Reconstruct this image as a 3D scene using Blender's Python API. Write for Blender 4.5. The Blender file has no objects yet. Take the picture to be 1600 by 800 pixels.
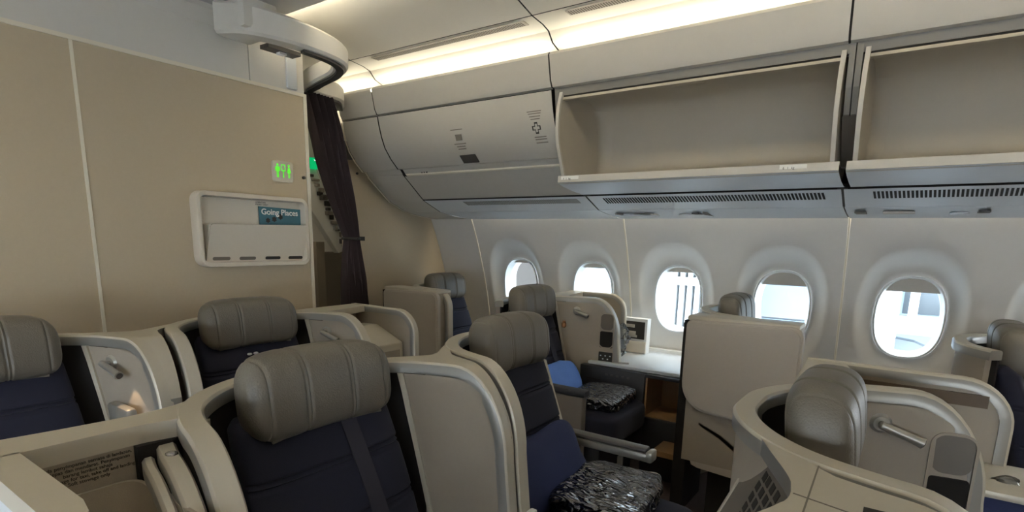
import bpy, bmesh, math, random
from mathutils import Vector, Matrix, noise as mnoise
random.seed(7)
R = math.radians
scene = bpy.context.scene
col = scene.collection

# ------------------------------------------------------------------ camera
yaw, pitch, roll = R(34.94), R(11.13), R(1.31)
fwd = Vector((-math.sin(yaw)*math.cos(pitch), math.cos(yaw)*math.cos(pitch), -math.sin(pitch)))
rgt = Vector((math.cos(yaw), math.sin(yaw), 0))
upv = rgt.cross(fwd)
r2 = rgt*math.cos(roll) + upv*math.sin(roll)
u2 = upv*math.cos(roll) - rgt*math.sin(roll)
cam = bpy.data.objects.new('camera', bpy.data.cameras.new('camera'))
col.objects.link(cam)
cam.data.sensor_width = 36
cam.data.lens = 872.3/1600*36
cam.data.shift_y = 145.2/1600
cam.data.clip_start = 0.02
cam.matrix_world = Matrix(((r2.x, u2.x, -fwd.x, 0), (r2.y, u2.y, -fwd.y, 0), (r2.z, u2.z, -fwd.z, 1.48), (0, 0, 0, 1)))
scene.camera = cam

# ------------------------------------------------------------------ world, exposure
w = bpy.data.worlds.new('sky'); scene.world = w; w.use_nodes = True
bg = w.node_tree.nodes['Background']
bg.inputs['Color'].default_value = (0.83, 0.92, 1.0, 1); bg.inputs['Strength'].default_value = 17.0
scene.view_settings.view_transform = 'Standard'
scene.view_settings.look = 'None'
scene.view_settings.exposure = 0.4
scene.view_settings.gamma = 1.0
scene.view_settings.use_curve_mapping = False
COVE = 9.5      # emission of the ceiling cove strips
CENTRE_FILL = 48.0     # emission of unseen fill strips added above the centre panel to brighten the cabin
WASH = 45.0       # emission of the strips washing the window wall

# ------------------------------------------------------------------ materials
def srgb(r, g, b):
    f = lambda c: (c/255/12.92) if c/255 <= 0.04045 else ((c/255+0.055)/1.055)**2.4
    return (f(r), f(g), f(b), 1)
M = {}
def mat(name, rgb, rough=0.55, metal=0.0, spec=0.5, var=0.05, nscale=30, bump=0.0, bscale=200, coat=0.0, sheen=0.0):
    m = bpy.data.materials.new(name); m.use_nodes = True
    nt = m.node_tree; p = nt.nodes['Principled BSDF']
    c = srgb(*rgb)
    p.inputs['Roughness'].default_value = rough
    p.inputs['Metallic'].default_value = metal
    p.inputs['Specular IOR Level'].default_value = spec
    p.inputs['Coat Weight'].default_value = coat
    p.inputs['Sheen Weight'].default_value = sheen
    tc = nt.nodes.new('ShaderNodeTexCoord')
    n = nt.nodes.new('ShaderNodeTexNoise'); n.inputs['Scale'].default_value = nscale; n.inputs['Detail'].default_value = 3
    nt.links.new(tc.outputs['Object'], n.inputs['Vector'])
    mx = nt.nodes.new('ShaderNodeMix'); mx.data_type = 'RGBA'
    mx.inputs['A'].default_value = tuple(v*(1-var) for v in c[:3]) + (1,)
    mx.inputs['B'].default_value = tuple(min(1, v*(1+var)) for v in c[:3]) + (1,)
    nt.links.new(n.outputs['Fac'], mx.inputs['Factor'])
    nt.links.new(mx.outputs['Result'], p.inputs['Base Color'])
    if bump:
        b = nt.nodes.new('ShaderNodeTexNoise'); b.inputs['Scale'].default_value = bscale; b.inputs['Detail'].default_value = 2
        nt.links.new(tc.outputs['Object'], b.inputs['Vector'])
        bm_ = nt.nodes.new('ShaderNodeBump'); bm_.inputs['Strength'].default_value = bump; bm_.inputs['Distance'].default_value = 0.003
        nt.links.new(b.outputs['Fac'], bm_.inputs['Height'])
        nt.links.new(bm_.outputs['Normal'], p.inputs['Normal'])
    M[name] = m
    return m
def emis(name, rgb, s):
    m = bpy.data.materials.new(name); m.use_nodes = True
    nt = m.node_tree; nt.nodes.clear()
    e = nt.nodes.new('ShaderNodeEmission'); e.inputs['Color'].default_value = srgb(*rgb); e.inputs['Strength'].default_value = s
    o = nt.nodes.new('ShaderNodeOutputMaterial'); nt.links.new(e.outputs[0], o.inputs[0])
    M[name] = m
mat('bulkhead', (196, 182, 157), 0.6, var=0.03, nscale=60, bump=0.15, bscale=400)
mat('panel_white', (220, 218, 212), 0.5, var=0.02, bump=0.08, bscale=500)
mat('bin', (194, 191, 184), 0.5, var=0.02, bump=0.1, bscale=500)
mat('bin_inside', (180, 173, 159), 0.55, var=0.04, nscale=12)
mat('bin_grey', (212, 217, 222), 0.45, var=0.02)  # cool daylight bounced onto the bin undersides is painted into this grey
mat('sidewall', (222, 220, 216), 0.5, var=0.02, bump=0.08, bscale=400)
mat('ceiling_cream', (246, 242, 230), 0.5, var=0.01)
mat('ceiling_unlit', (188, 188, 188), 0.55, var=0.02)  # unlit tone of the cream ceiling, painted grey for the centre panel
mat('trim', (236, 230, 214), 0.4, var=0.01)
mat('header_grey', (122, 120, 116), 0.5, var=0.03)
mat('gap', (32, 30, 28), 0.8, var=0.05)
mat('dark_grey', (70, 68, 66), 0.5, var=0.05)
mat('rim', (198, 192, 178), 0.38, metal=0.15, var=0.02)
mat('rim_side_shade', (150, 149, 145), 0.35, metal=0.45, var=0.03)  # same paint as the rim top; shading of the sides painted grey
mat('shell', (160, 151, 138), 0.5, var=0.03, nscale=80, bump=0.12, bscale=500)
mat('console_shell', (184, 177, 168), 0.5, var=0.03, nscale=80, bump=0.12, bscale=500)
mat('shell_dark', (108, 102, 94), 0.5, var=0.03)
mat('liner', (22, 19, 19), 0.85, var=0.1, nscale=120, bump=0.3, bscale=600)
mat('leather', (102, 98, 90), 0.42, var=0.06, nscale=40, bump=0.35, bscale=260)
mat('navy', (21, 24, 46), 0.85, var=0.12, nscale=250, bump=0.35, bscale=700, sheen=0.05)
mat('belt', (40, 40, 54), 0.7, var=0.08, nscale=300)
mat('pillow', (24, 36, 80), 0.75, var=0.08, nscale=20, bump=0.3, bscale=120)
mat('pillow_sunlit', (96, 140, 226), 0.7, var=0.06, nscale=20, bump=0.3, bscale=120)  # sunlight on the pillow is painted in as this lighter blue
mat('charcoal', (44, 45, 50), 0.45, var=0.05)
mat('arm_pad', (92, 90, 88), 0.45, var=0.05)
mat('arm_metal', (170, 168, 162), 0.32, metal=0.5, var=0.04)
mat('chrome', (190, 190, 192), 0.18, metal=1.0, var=0.02)
mat('ledge', (214, 220, 226), 0.35, var=0.02)
mat('wood', (150, 118, 84), 0.5, var=0.12, nscale=14)
mat('brown_slot', (92, 78, 64), 0.6, var=0.08)
mat('carpet', (92, 78, 74), 0.95, var=0.2, nscale=180, bump=0.5, bscale=500)
mat('curtain', (64, 54, 58), 0.9, var=0.15, nscale=60, bump=0.3, bscale=400)
mat('pocket_white', (218, 210, 196), 0.45, var=0.02)
mat('magazine', (58, 108, 124), 0.35, var=0.25, nscale=9)
mat('paper', (236, 236, 232), 0.6, var=0.02)
mat('ink', (44, 42, 40), 0.7, var=0.02)
mat('ink_soft', (120, 115, 106), 0.7, var=0.02)
mat('white_plastic', (236, 238, 238), 0.35, var=0.01)
mat('shade', (196, 190, 180), 0.6, var=0.03, nscale=50)
mat('galley_grey', (140, 134, 126), 0.5, var=0.05)
mat('ext_white', (170, 172, 174), 0.6, var=0.03, nscale=3)
mat('ext_blue', (124, 140, 156), 0.5, var=0.05, nscale=3)
mat('ext_grey', (104, 110, 116), 0.7, var=0.06, nscale=2)
mat('ext_brown', (46, 40, 36), 0.7, var=0.1, nscale=3)
mat('apron', (170, 172, 172), 0.9, var=0.06, nscale=1)
mat('bronze', (190, 140, 96), 0.3, metal=0.6, var=0.1)
emis('cove_light', (255, 243, 216), COVE)
emis('centre_fill_light', (255, 243, 220), CENTRE_FILL)
emis('galley_lit', (245, 248, 255), 3.0)
emis('wash_light', (255, 242, 214), WASH)
emis('green_lit', (96, 225, 60), 0.9)
emis('exit_green', (10, 160, 90), 1.0)
emis('exit_white', (235, 255, 240), 1.4)
emis('lamp_lit', (255, 190, 120), 6)

def plastic_wrap():
    m = mat('plastic_wrap', (26, 28, 44), 0.10, var=0.3, nscale=18, coat=1.0)
    nt = m.node_tree; p = nt.nodes['Principled BSDF']
    tc = nt.nodes.new('ShaderNodeTexCoord')
    mp = nt.nodes.new('ShaderNodeMapping'); mp.inputs['Scale'].default_value = (1, 2.6, 1.4)
    n = nt.nodes.new('ShaderNodeTexNoise'); n.inputs['Scale'].default_value = 13; n.inputs['Detail'].default_value = 0.6
    n.inputs['Distortion'].default_value = 2.2
    b = nt.nodes.new('ShaderNodeBump'); b.inputs['Strength'].default_value = 1.0; b.inputs['Distance'].default_value = 0.035
    nt.links.new(tc.outputs['Object'], mp.inputs['Vector']); nt.links.new(mp.outputs['Vector'], n.inputs['Vector'])
    nt.links.new(n.outputs['Fac'], b.inputs['Height'])
    nt.links.new(b.outputs['Normal'], p.inputs['Normal']); nt.links.new(b.outputs['Normal'], p.inputs['Coat Normal'])
    p.inputs['Coat Roughness'].default_value = 0.06
    p.inputs['Specular IOR Level'].default_value = 1.0
plastic_wrap()
def thin_clear(name, tint, gloss, rough):
    m = bpy.data.materials.new(name); m.use_nodes = True
    nt = m.node_tree; nt.nodes.clear()
    t = nt.nodes.new('ShaderNodeBsdfTransparent'); t.inputs['Color'].default_value = tint
    g = nt.nodes.new('ShaderNodeBsdfGlossy'); g.inputs['Roughness'].default_value = rough
    fr = nt.nodes.new('ShaderNodeFresnel'); fr.inputs['IOR'].default_value = gloss
    mx = nt.nodes.new('ShaderNodeMixShader'); o = nt.nodes.new('ShaderNodeOutputMaterial')
    nt.links.new(fr.outputs[0], mx.inputs[0]); nt.links.new(t.outputs[0], mx.inputs[1]); nt.links.new(g.outputs[0], mx.inputs[2])
    nt.links.new(mx.outputs[0], o.inputs[0])
    M[name] = m
thin_clear('glass', (0.52, 0.56, 0.57, 1), 1.35, 0.02)
thin_clear('clear_bag', (0.86, 0.88, 0.9, 1), 2.2, 0.12)

# ------------------------------------------------------------------ mesh helpers
def mk(name, verts, faces, m, parent=None, smooth=False, midx=None, mats=None):
    me = bpy.data.meshes.new(name)
    me.from_pydata([tuple(v) for v in verts], [], faces)
    for mm in (mats or [m]): me.materials.append(M[mm])
    if midx:
        for p, i in zip(me.polygons, midx): p.material_index = i
    bm = bmesh.new(); bm.from_mesh(me)
    bmesh.ops.remove_doubles(bm, verts=bm.verts, dist=1e-6)
    bmesh.ops.recalc_face_normals(bm, faces=bm.faces)
    bm.to_mesh(me); bm.free()
    if smooth:
        me.shade_smooth()
        try: me.set_sharp_from_angle(angle=R(38 if smooth is True else smooth))
        except Exception: pass
    o = bpy.data.objects.new(name, me); col.objects.link(o)
    if parent: o.parent = parent
    return o
def thing(name, label, cat, loc=(0, 0, 0), group=None):
    o = bpy.data.objects.new(name, None); col.objects.link(o)
    o.location = loc; o.empty_display_size = 0.1
    o['label'] = label; o['category'] = cat
    if group: o['group'] = group
    bpy.context.view_layer.update()
    return o
def tag(o, label, cat, group=None):
    o['label'] = label; o['category'] = cat
    if group: o['group'] = group
    return o
def struct(name, label, cat, o=None):
    if o is None:
        o = bpy.data.objects.new(name, None); col.objects.link(o)
    o['kind'] = 'structure'; o['label'] = label; o['category'] = cat
    return o
def keep(o, parent):
    """parent while keeping world-space vertex coordinates"""
    o.parent = parent
    o.matrix_parent_inverse = Matrix.Translation(-Vector(parent.location))
    return o
def W(name, verts, faces, m, parent, smooth=False, **k):
    """mesh given in world coordinates, parented to a thing that has a location"""
    if parent is not None:
        base = Vector((0, 0, 0)); p = parent
        while p: base += Vector(p.location); p = p.parent
        verts = [Vector(v)-base for v in verts]
    return mk(name, verts, faces, m, parent, smooth, **k)
def box_vf(x0, x1, y0, y1, z0, z1, o=0):
    v = [(x0,y0,z0),(x1,y0,z0),(x1,y1,z0),(x0,y1,z0),(x0,y0,z1),(x1,y0,z1),(x1,y1,z1),(x0,y1,z1)]
    f = [(0,3,2,1),(4,5,6,7),(0,1,5,4),(1,2,6,5),(2,3,7,6),(3,0,4,7)]
    return v, [tuple(i+o for i in q) for q in f]
def boxes(name, lst, m, parent=None):
    V, F = [], []
    for b in lst:
        v, f = box_vf(*b, o=len(V)); V += v; F += f
    return W(name, V, F, m, parent)
def rbox(name, x0, x1, y0, y1, z0, z1, m, parent=None, bev=0.008, seg=2):
    bm = bmesh.new(); v, f = box_vf(x0, x1, y0, y1, z0, z1)
    bv = [bm.verts.new(p) for p in v]
    for q in f: bm.faces.new([bv[i] for i in q])
    bmesh.ops.bevel(bm, geom=list(bm.edges), offset=min(bev, 0.49*min(abs(x1-x0), abs(y1-y0), abs(z1-z0))), segments=seg, affect='EDGES', profile=0.5)
    V = [x.co.copy() for x in bm.verts]; bm.verts.index_update()
    F = [[q.index for q in fc.verts] for fc in bm.faces]; bm.free()
    return W(name, V, F, m, parent, smooth=30)
def prism(name, pts, axis, a, b, m, parent=None, smooth=False, bev=0):
    """polygon pts extruded along axis from a to b. axis 'z': pts (x,y); 'y': (x,z); 'x': (y,z)"""
    def P(p, t): return {'z': (p[0], p[1], t), 'y': (p[0], t, p[1]), 'x': (t, p[0], p[1])}[axis]
    n = len(pts)
    V = [P(p, a) for p in pts] + [P(p, b) for p in pts]
    F = [tuple(range(n))[::-1], tuple(range(n, 2*n))] + [(i, (i+1) % n, n+(i+1) % n, n+i) for i in range(n)]
    if bev:
        bm = bmesh.new(); bv = [bm.verts.new(p) for p in V]
        for q in F: bm.faces.new([bv[i] for i in q])
        bm.normal_update()
        ed = [e for e in bm.edges if len(e.link_faces) == 2 and e.calc_face_angle(0) > R(50)]
        bmesh.ops.bevel(bm, geom=ed, offset=bev, segments=2, affect='EDGES', profile=0.5)
        bm.verts.index_update(); V = [x.co.copy() for x in bm.verts]; F = [[q.index for q in fc.verts] for fc in bm.faces]; bm.free()
    return W(name, V, F, m, parent, smooth)
def grid(name, P, m, parent=None, cu=False, cv=False, capu=False, smooth=True, **k):
    nu, nv = len(P), len(P[0])
    V = [p for row in P for p in row]; F = []
    for i in range(nu - (0 if cu else 1)):
        for j in range(nv - (0 if cv else 1)):
            F.append((i*nv+j, ((i+1) % nu)*nv+j, ((i+1) % nu)*nv+(j+1) % nv, i*nv+(j+1) % nv))
    if capu:
        F.append(tuple(range(nv))[::-1]); F.append(tuple((nu-1)*nv+j for j in range(nv)))
    return W(name, V, F, m, parent, smooth, **k)
def tube(name, pts, r, m, parent=None, seg=10, smooth=True):
    pts = [Vector(p) for p in pts]; P = []
    rs = r if isinstance(r, (list, tuple)) else [r]*len(pts)
    for i, p in enumerate(pts):
        t = (pts[min(i+1, len(pts)-1)]-pts[max(i-1, 0)]).normalized()
        a = t.cross(Vector((0, 0, 1)))
        if a.length < 1e-3: a = t.cross(Vector((0, 1, 0)))
        a.normalize(); b = t.cross(a)
        P.append([p + (a*math.cos(2*math.pi*k/seg)+b*math.sin(2*math.pi*k/seg))*rs[i] for k in range(seg)])
    return grid(name, P, m, parent, cv=True, capu=True, smooth=smooth)
def spow(c, e): return math.copysign(abs(c)**e, c)
def sell(name, c, h, e, m, parent=None, nu=28, nv=40, deform=None, rot=None):
    """superellipsoid: rounded cushion shapes"""
    P = []
    for i in range(nu+1):
        a = -math.pi/2 + math.pi*i/nu; row = []
        for j in range(nv):
            b = 2*math.pi*j/nv
            p = Vector((h[0]*spow(math.cos(a), e[0])*spow(math.cos(b), e[1]), h[1]*spow(math.cos(a), e[0])*spow(math.sin(b), e[1]), h[2]*spow(math.sin(a), e[0])))
            if deform: p = deform(p)
            if rot: p = rot @ p
            row.append(p + Vector(c))
        P.append(row)
    return grid(name, P, m, parent, cv=True, smooth=60)
def catmull(pts, n=8):
    pts = [Vector(p) for p in pts]; out = []
    for i in range(len(pts)-1):
        p0 = pts[max(i-1, 0)]; p1 = pts[i]; p2 = pts[i+1]; p3 = pts[min(i+2, len(pts)-1)]
        for k in range(n):
            t = k/n
            out.append(0.5*((2*p1)+(p2-p0)*t+(2*p0-5*p1+4*p2-p3)*t*t+(3*p1-p0-3*p2+p3)*t**3))
    out.append(pts[-1]); return out
def text(name, s, size, m, origin, xd, yd, parent=None, align='LEFT', extrude=0.0004, spacing=1.0, bold=0.0):
    cu = bpy.data.curves.new(name, 'FONT'); cu.body = s; cu.size = size; cu.align_x = align; cu.extrude = extrude; cu.space_line = spacing
    cu.offset = bold
    o = bpy.data.objects.new(name, cu); col.objects.link(o)
    dg = bpy.context.evaluated_depsgraph_get(); me = bpy.data.meshes.new_from_object(o.evaluated_get(dg))
    bpy.data.objects.remove(o); bpy.data.curves.remove(cu)
    xd = Vector(xd).normalized(); yd = Vector(yd).normalized(); zd = xd.cross(yd)
    me.transform(Matrix(((xd.x, yd.x, zd.x, origin[0]), (xd.y, yd.y, zd.y, origin[1]), (xd.z, yd.z, zd.z, origin[2]), (0, 0, 0, 1))))
    if parent is not None:
        base = Vector((0, 0, 0)); p = parent
        while p: base += Vector(p.location); p = p.parent
        me.transform(Matrix.Translation(-base))
    me.materials.clear(); me.materials.append(M[m])
    o = bpy.data.objects.new(name, me); col.objects.link(o)
    if parent: o.parent = parent
    return o
def lerp(a, b, t): return a+(b-a)*t
def piecewise(pts, z):
    """pts sorted by first value descending or ascending: linear interpolation"""
    p = sorted(pts)
    if z <= p[0][0]: return p[0][1]
    for (a, b), (c, d) in zip(p, p[1:]):
        if z <= c: return lerp(b, d, (z-a)/(c-a))
    return p[-1][1]

FLOOR = 0.12
SEAMS = [-2.78, -1.53, -0.28, 0.97, 2.22]
WALL = [(FLOOR, 3.62), (0.5, 3.67), (0.85, 3.65), (1.05, 3.605), (1.2, 3.565), (1.4, 3.495), (1.5, 3.455), (1.63, 3.395)]
def wy(z): return piecewise(WALL, z)
XF, YB = 2.3, -1.55          # forward end of the cabin shell, far window wall
YC = (3.6+YB)/2              # cabin centre plane

# ------------------------------------------------------------------ floor
fl = W('floor', *box_vf(-5.8, XF, YB-0.2, 3.75, FLOOR-0.06, FLOOR), 'carpet', None)
struct('floor', 'brown patterned cabin carpet', 'floor', fl)

# ------------------------------------------------------------------ window wall
wall = struct('wall_right', 'cream curved cabin sidewall with seams and oval windows', 'wall')
def se(a, hw, hh, e=0.82):
    return hw*spow(math.cos(a), e), hh*spow(math.sin(a), e)
NA = 72
WZ = 1.115
def window_cell(x0, x1, xc, mirror=None):
    """rings from the cell rectangle into the window reveal; returns verts, faces"""
    z0, z1 = 0.66, 1.63
    rings = []
    angs = [2*math.pi*k/NA for k in range(NA)]
    def Yw(x, z): return wy(z)
    rect = []
    for a in angs:
        c, s = math.cos(a), math.sin(a)
        hx = (x1-xc) if c > 0 else (xc-x0); hz = (z1-WZ) if s > 0 else (WZ-z0)
        t = min(hx/abs(c) if abs(c) > 1e-6 else 9, hz/abs(s) if abs(s) > 1e-6 else 9)
        # snap the corners by stretching towards the rectangle
        rect.append((xc+c*t, WZ+s*t))
    for ci, (cx, cz) in enumerate(((x1, z1), (x0, z1), (x0, z0), (x1, z0))):
        k = min(range(NA), key=lambda i: (rect[i][0]-cx)**2+(rect[i][1]-cz)**2); rect[k] = (cx, cz)
    outer = [(xc+se(a, 0.252, 0.372)[0], WZ+0.0+se(a, 0.252, 0.372)[1]) for a in angs]
    def ring_lerp(t): return [(lerp(p[0], q[0], t), lerp(p[1], q[1], t)) for p, q in zip(rect, outer)]
    for t in (0, 0.35, 0.7, 1.0):
        rings.append([(x, Yw(x, z), z) for x, z in ring_lerp(t)])
    open_ = [(xc+se(a, 0.158, 0.222)[0], WZ+se(a, 0.158, 0.222)[1]) for a in angs]
    YP = wy(WZ)+0.055         # frame plane, upright
    for t, d in ((0.08, 0.04), (0.2, 0.16), (0.35, 0.36), (0.5, 0.56), (0.65, 0.74), (0.8, 0.89), (0.92, 0.98), (1.0, 1.0)):
        r = []
        for (a, b), (c, e2) in zip(outer, open_):
            x, z = lerp(a, c, t), lerp(b, e2, t)
            ya, yb = wy(z), YP + (z-WZ)*-0.10
            r.append((x, lerp(ya, yb, d), z))
        rings.append(r)
    rings.append([(p[0], p[1]+0.03, p[2]) for p in rings[-1]])
    V = [p for r in rings for p in r]; F = []
    for i in range(len(rings)-1):
        for k in range(NA):
            F.append((i*NA+k, i*NA+(k+1) % NA, (i+1)*NA+(k+1) % NA, (i+1)*NA+k))
    return V, F
def strip_profile(x0, x1, prof, m, parent, name, smooth=30):
    return grid(name, [[(x, y, z) for (z, y) in prof] for x in (x0, x1)], m, parent, smooth=smooth)
def low_profile(): return [(z, wy(z)) for z in (FLOOR, 0.3, 0.5, 0.66)]
WIN = []
for i in range(4):
    a, b = SEAMS[i]+0.004, SEAMS[i+1]-0.004
    mid = (a+b)/2
    V, F = [], []
    for (c0, c1) in ((a, mid), (mid, b)):
        xc = (SEAMS[i]+0.3125) if c0 == a else (SEAMS[i]+0.9375)
        v, f = window_cell(c0, c1, xc); F += [tuple(k+len(V) for k in q) for q in f]; V += v
        WIN.append(xc)
    # lower part
    lp = low_profile()
    o = len(V)
    for x in (a, b):
        V += [(x, y, z) for z, y in lp]
    F += [(o+k, o+len(lp)+k, o+len(lp)+k+1, o+k+1) for k in range(len(lp)-1)]
    mk('sidewall_panel', V, F, 'sidewall', wall, smooth=55)
# plain panels aft of the last seam
full = [(z, wy(z)) for z in [FLOOR, 0.3, 0.5, 0.66, 0.85, 1.0, 1.1, 1.2, 1.3, 1.4, 1.5, 1.63]]
strip_profile(-3.2, SEAMS[0]-0.004, full, 'sidewall', wall, 'sidewall_panel')
strip_profile(-5.8, -3.2, full, 'sidewall', wall, 'sidewall_panel')
# rounded seam strips proud of the joints
for s in SEAMS[:4]:
    grid('seam_strip', [[(s-0.007, y+0.004, z), (s-0.004, y-0.004, z), (s+0.004, y-0.004, z), (s+0.007, y+0.004, z)] for z, y in full], 'trim', wall, smooth=60)
# windows
for i, xc in enumerate(WIN[:6]):
    wd = struct('window_%d' % (i+1), 'oval cabin window with white frame and pane', 'window')
    wd.location = (xc, 0, WZ)
    YP = wy(WZ)+0.055
    def ring(hw, hh, y, tilt=-0.10):
        out = []
        for k in range(NA):
            dx, dz = se(2*math.pi*k/NA, hw, hh)
            out.append((dx, y+dz*tilt, dz))
        return out
    fr = [ring(0.160, 0.224, YP-0.004), ring(0.157, 0.221, YP-0.012), ring(0.150, 0.214, YP-0.012), ring(0.147, 0.211, YP+0.004),
          ring(0.140, 0.204, YP+0.03), ring(0.132, 0.196, YP+0.05)]
    mk('window_frame', [p for r in fr for p in r], [(a*NA+k, a*NA+(k+1) % NA, (a+1)*NA+(k+1) % NA, (a+1)*NA+k) for a in range(5) for k in range(NA)], 'white_plastic', wd, smooth=35)
    mk('pane', ring(0.142, 0.206, YP+0.045), [tuple(range(NA))], 'glass', wd)
    # outer skin reveal
    rv = [ring(0.140, 0.204, YP+0.046), ring(0.136, 0.200, YP+0.12)]
    mk('outer_reveal', [p for r in rv for p in r], [(k, (k+1) % NA, NA+(k+1) % NA, NA+k) for k in range(NA)], 'white_plastic', wd, smooth=35)
    drop = {0: 0.02, 1: 0.03, 2: 0.03, 3: 0.075, 4: 0.07, 5: 0.07}[i]
    top = 0.206; pts = [p for p in ring(0.150, 0.214, YP+0.02) if p[2] > top-drop]
    pts.sort(key=lambda p: p[0])
    if len(pts) >= 3:
        lo = top-drop
        n = len(pts)
        x_l, x_r = pts[0][0]-0.004, pts[-1][0]+0.004
        V = [p for p in pts] + [(p[0], p[1]+0.006, p[2]) for p in pts]
        V += [(x_l, YP+0.02+lo*-0.10, lo), (x_r, YP+0.02+lo*-0.10, lo), (x_l, YP+0.026+lo*-0.10, lo), (x_r, YP+0.026+lo*-0.10, lo)]
        F = [tuple([2*n]+list(range(n))+[2*n+1]), tuple([2*n+2]+list(range(n, 2*n))+[2*n+3]), (2*n, 2*n+1, 2*n+3, 2*n+2)]
        mk('window_shade', V, F, 'shade', wd)
# ------------------------------------------------------------------ other walls (mostly out of view, they close the cabin)
lw = struct('wall_left', 'cream cabin sidewall on the far side of the cabin', 'wall')
def mir(y): return 2*YC-y
mp = [(z, mir(y)) for z, y in full]
strip_profile(-5.8, -2.0, mp, 'sidewall', lw, 'sidewall_panel')
lo_m = [(z, mir(wy(z))) for z in (FLOOR, 0.5, 0.9)]; hi_m = [(z, mir(wy(z))) for z in (1.33, 1.5, 1.63)]
strip_profile(-2.0, XF, lo_m, 'sidewall', lw, 'sidewall_panel'); strip_profile(-2.0, XF, hi_m, 'sidewall', lw, 'sidewall_panel')
mid_m = [(z, mir(wy(z))) for z in (0.9, 1.1, 1.33)]
x = -2.0
while x < XF-0.1:
    strip_profile(x, min(x+0.33, XF), mid_m, 'sidewall', lw, 'sidewall_panel'); x += 0.63
fw = W('wall_front', *box_vf(XF, XF+0.04, YB-0.2, 3.75, FLOOR, 2.7), 'bulkhead', None)
struct('wall_front', 'tan partition closing the front of the cabin', 'wall', fw)

# ------------------------------------------------------------------ ceiling
ce = struct('ceiling', 'cream cabin ceiling with cove light strips', 'ceiling')
CEIL = [(2.56, 2.378), (2.52, 2.388), (2.47, 2.405), (2.43, 2.445), (2.38, 2.458), (2.29, 2.467)]
CEIL2 = [(2.285, 2.468), (2.18, 2.495), (2.0, 2.53), (1.8, 2.553), (1.58, 2.56), (1.56, 2.50)]
CEIL3 = [(1.702, 2.486), (1.706, 2.480), (1.69, 2.47), (1.62, 2.468), (YC, 2.468)]
jx = [-5.8, -3.4, -2.78, -1.53, -0.28, 0.97, XF]
for side in (0, 1):
    ff = (lambda y: y) if side == 0 else mir
    for a, b in zip(jx, jx[1:]):
        for nm, pr, mm in (('cove_panel', CEIL, 'ceiling_cream'), ('ceiling_panel', CEIL2, 'ceiling_cream'), ('centre_panel', CEIL3, 'ceiling_unlit')):
            dd = 0.004 if nm != 'centre_panel' else 0
            if side == 0 or nm != 'x':
                P = []
                for x_ in (a+dd, b-dd):
                    P.append([(x_, ff(y), z) for y, z in pr])
                    
                grid(nm, P, mm, ce, smooth=30)
        boxes('cove_light_strip', [(a+0.03, b-0.03, min(ff(2.463), ff(2.493)), max(ff(2.463), ff(2.493)), 2.350, 2.354)], 'cove_light', ce)
        boxes('centre_fill_strip', [(a+0.02, b-0.02, min(ff(1.665), ff(1.695)), max(ff(1.665), ff(1.695)), 2.480, 2.485)], 'centre_fill_light', ce)  # unseen strips added for fill light on the ceiling
        boxes('ceiling_joint_backing', [(a-0.02, b+0.02, min(ff(0.9), ff(2.6)), max(ff(0.9), ff(2.6)), 2.60, 2.62)], 'gap', ce)
# joint shadows: recessed dark strips behind each panel joint
for s in SEAMS[:4]:
    pr = CEIL+CEIL2
    grid('joint_gasket', [[(s-0.01, y, z+0.012), (s+0.01, y, z+0.012)] for y, z in pr], 'gap', ce, smooth=30)
grid('edge_gasket', [[(x_, y, z) for y, z in ((2.31, 2.482), (2.26, 2.49))] for x_ in (-3.4, XF)], 'ink_soft', ce)
boxes('crown_skin', [(-5.95, XF+0.1, YB-0.45, 4.0, 2.72, 2.74), (-5.95, XF+0.1, 3.98, 4.0, 1.70, 2.72), (-5.95, XF+0.1, YB-0.45, YB-0.43, 1.70, 2.72), (-5.95, XF+0.1, 3.45, 4.0, 1.68, 1.70), (-5.95, XF+0.1, YB-0.45, YB+0.14, 1.68, 1.70)], 'gap', ce)
# air outlets in the cove
def vent_slots(name, x0, x1, n, ya, za, yb, zb, m, parent, wfrac=0.5, lean=0.0, up=0.0012):
    V, F = [], []
    p = (x1-x0)/n
    nrm = Vector((0, -(zb-za), (yb-ya))).normalized()
    if nrm.z > 0: nrm = -nrm
    for k in range(n):
        a = x0+p*k; b = a+p*wfrac
        o = len(V)
        for (xx, yy, zz) in ((a, ya, za), (b, ya, za), (b+lean, yb, zb), (a+lean, yb, zb)):
            V.append(Vector((xx, yy, zz))+nrm*up)
        for (xx, yy, zz) in ((a, ya, za), (b, ya, za), (b+lean, yb, zb), (a+lean, yb, zb)):
            V.append(Vector((xx, yy, zz))-nrm*0.004)
        F += [(o, o+1, o+2, o+3), (o, o+4, o+5, o+1), (o+1, o+5, o+6, o+2), (o+2, o+6, o+7, o+3), (o+3, o+7, o+4, o)]
    ob = W(name, V, F, m, parent); ob['kind'] = 'stuff'; return ob
for s in SEAMS[:4]:
    boxes('air_outlet', [(s+0.16, s+1.19, 2.305, 2.355, 2.4585, 2.4635)], 'shade', ce)
    vent_slots('outlet_slots', s+0.17, s+1.18, 84, 2.31, 2.4585, 2.35, 2.4585, 'ink_soft', ce, 0.45)

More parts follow.
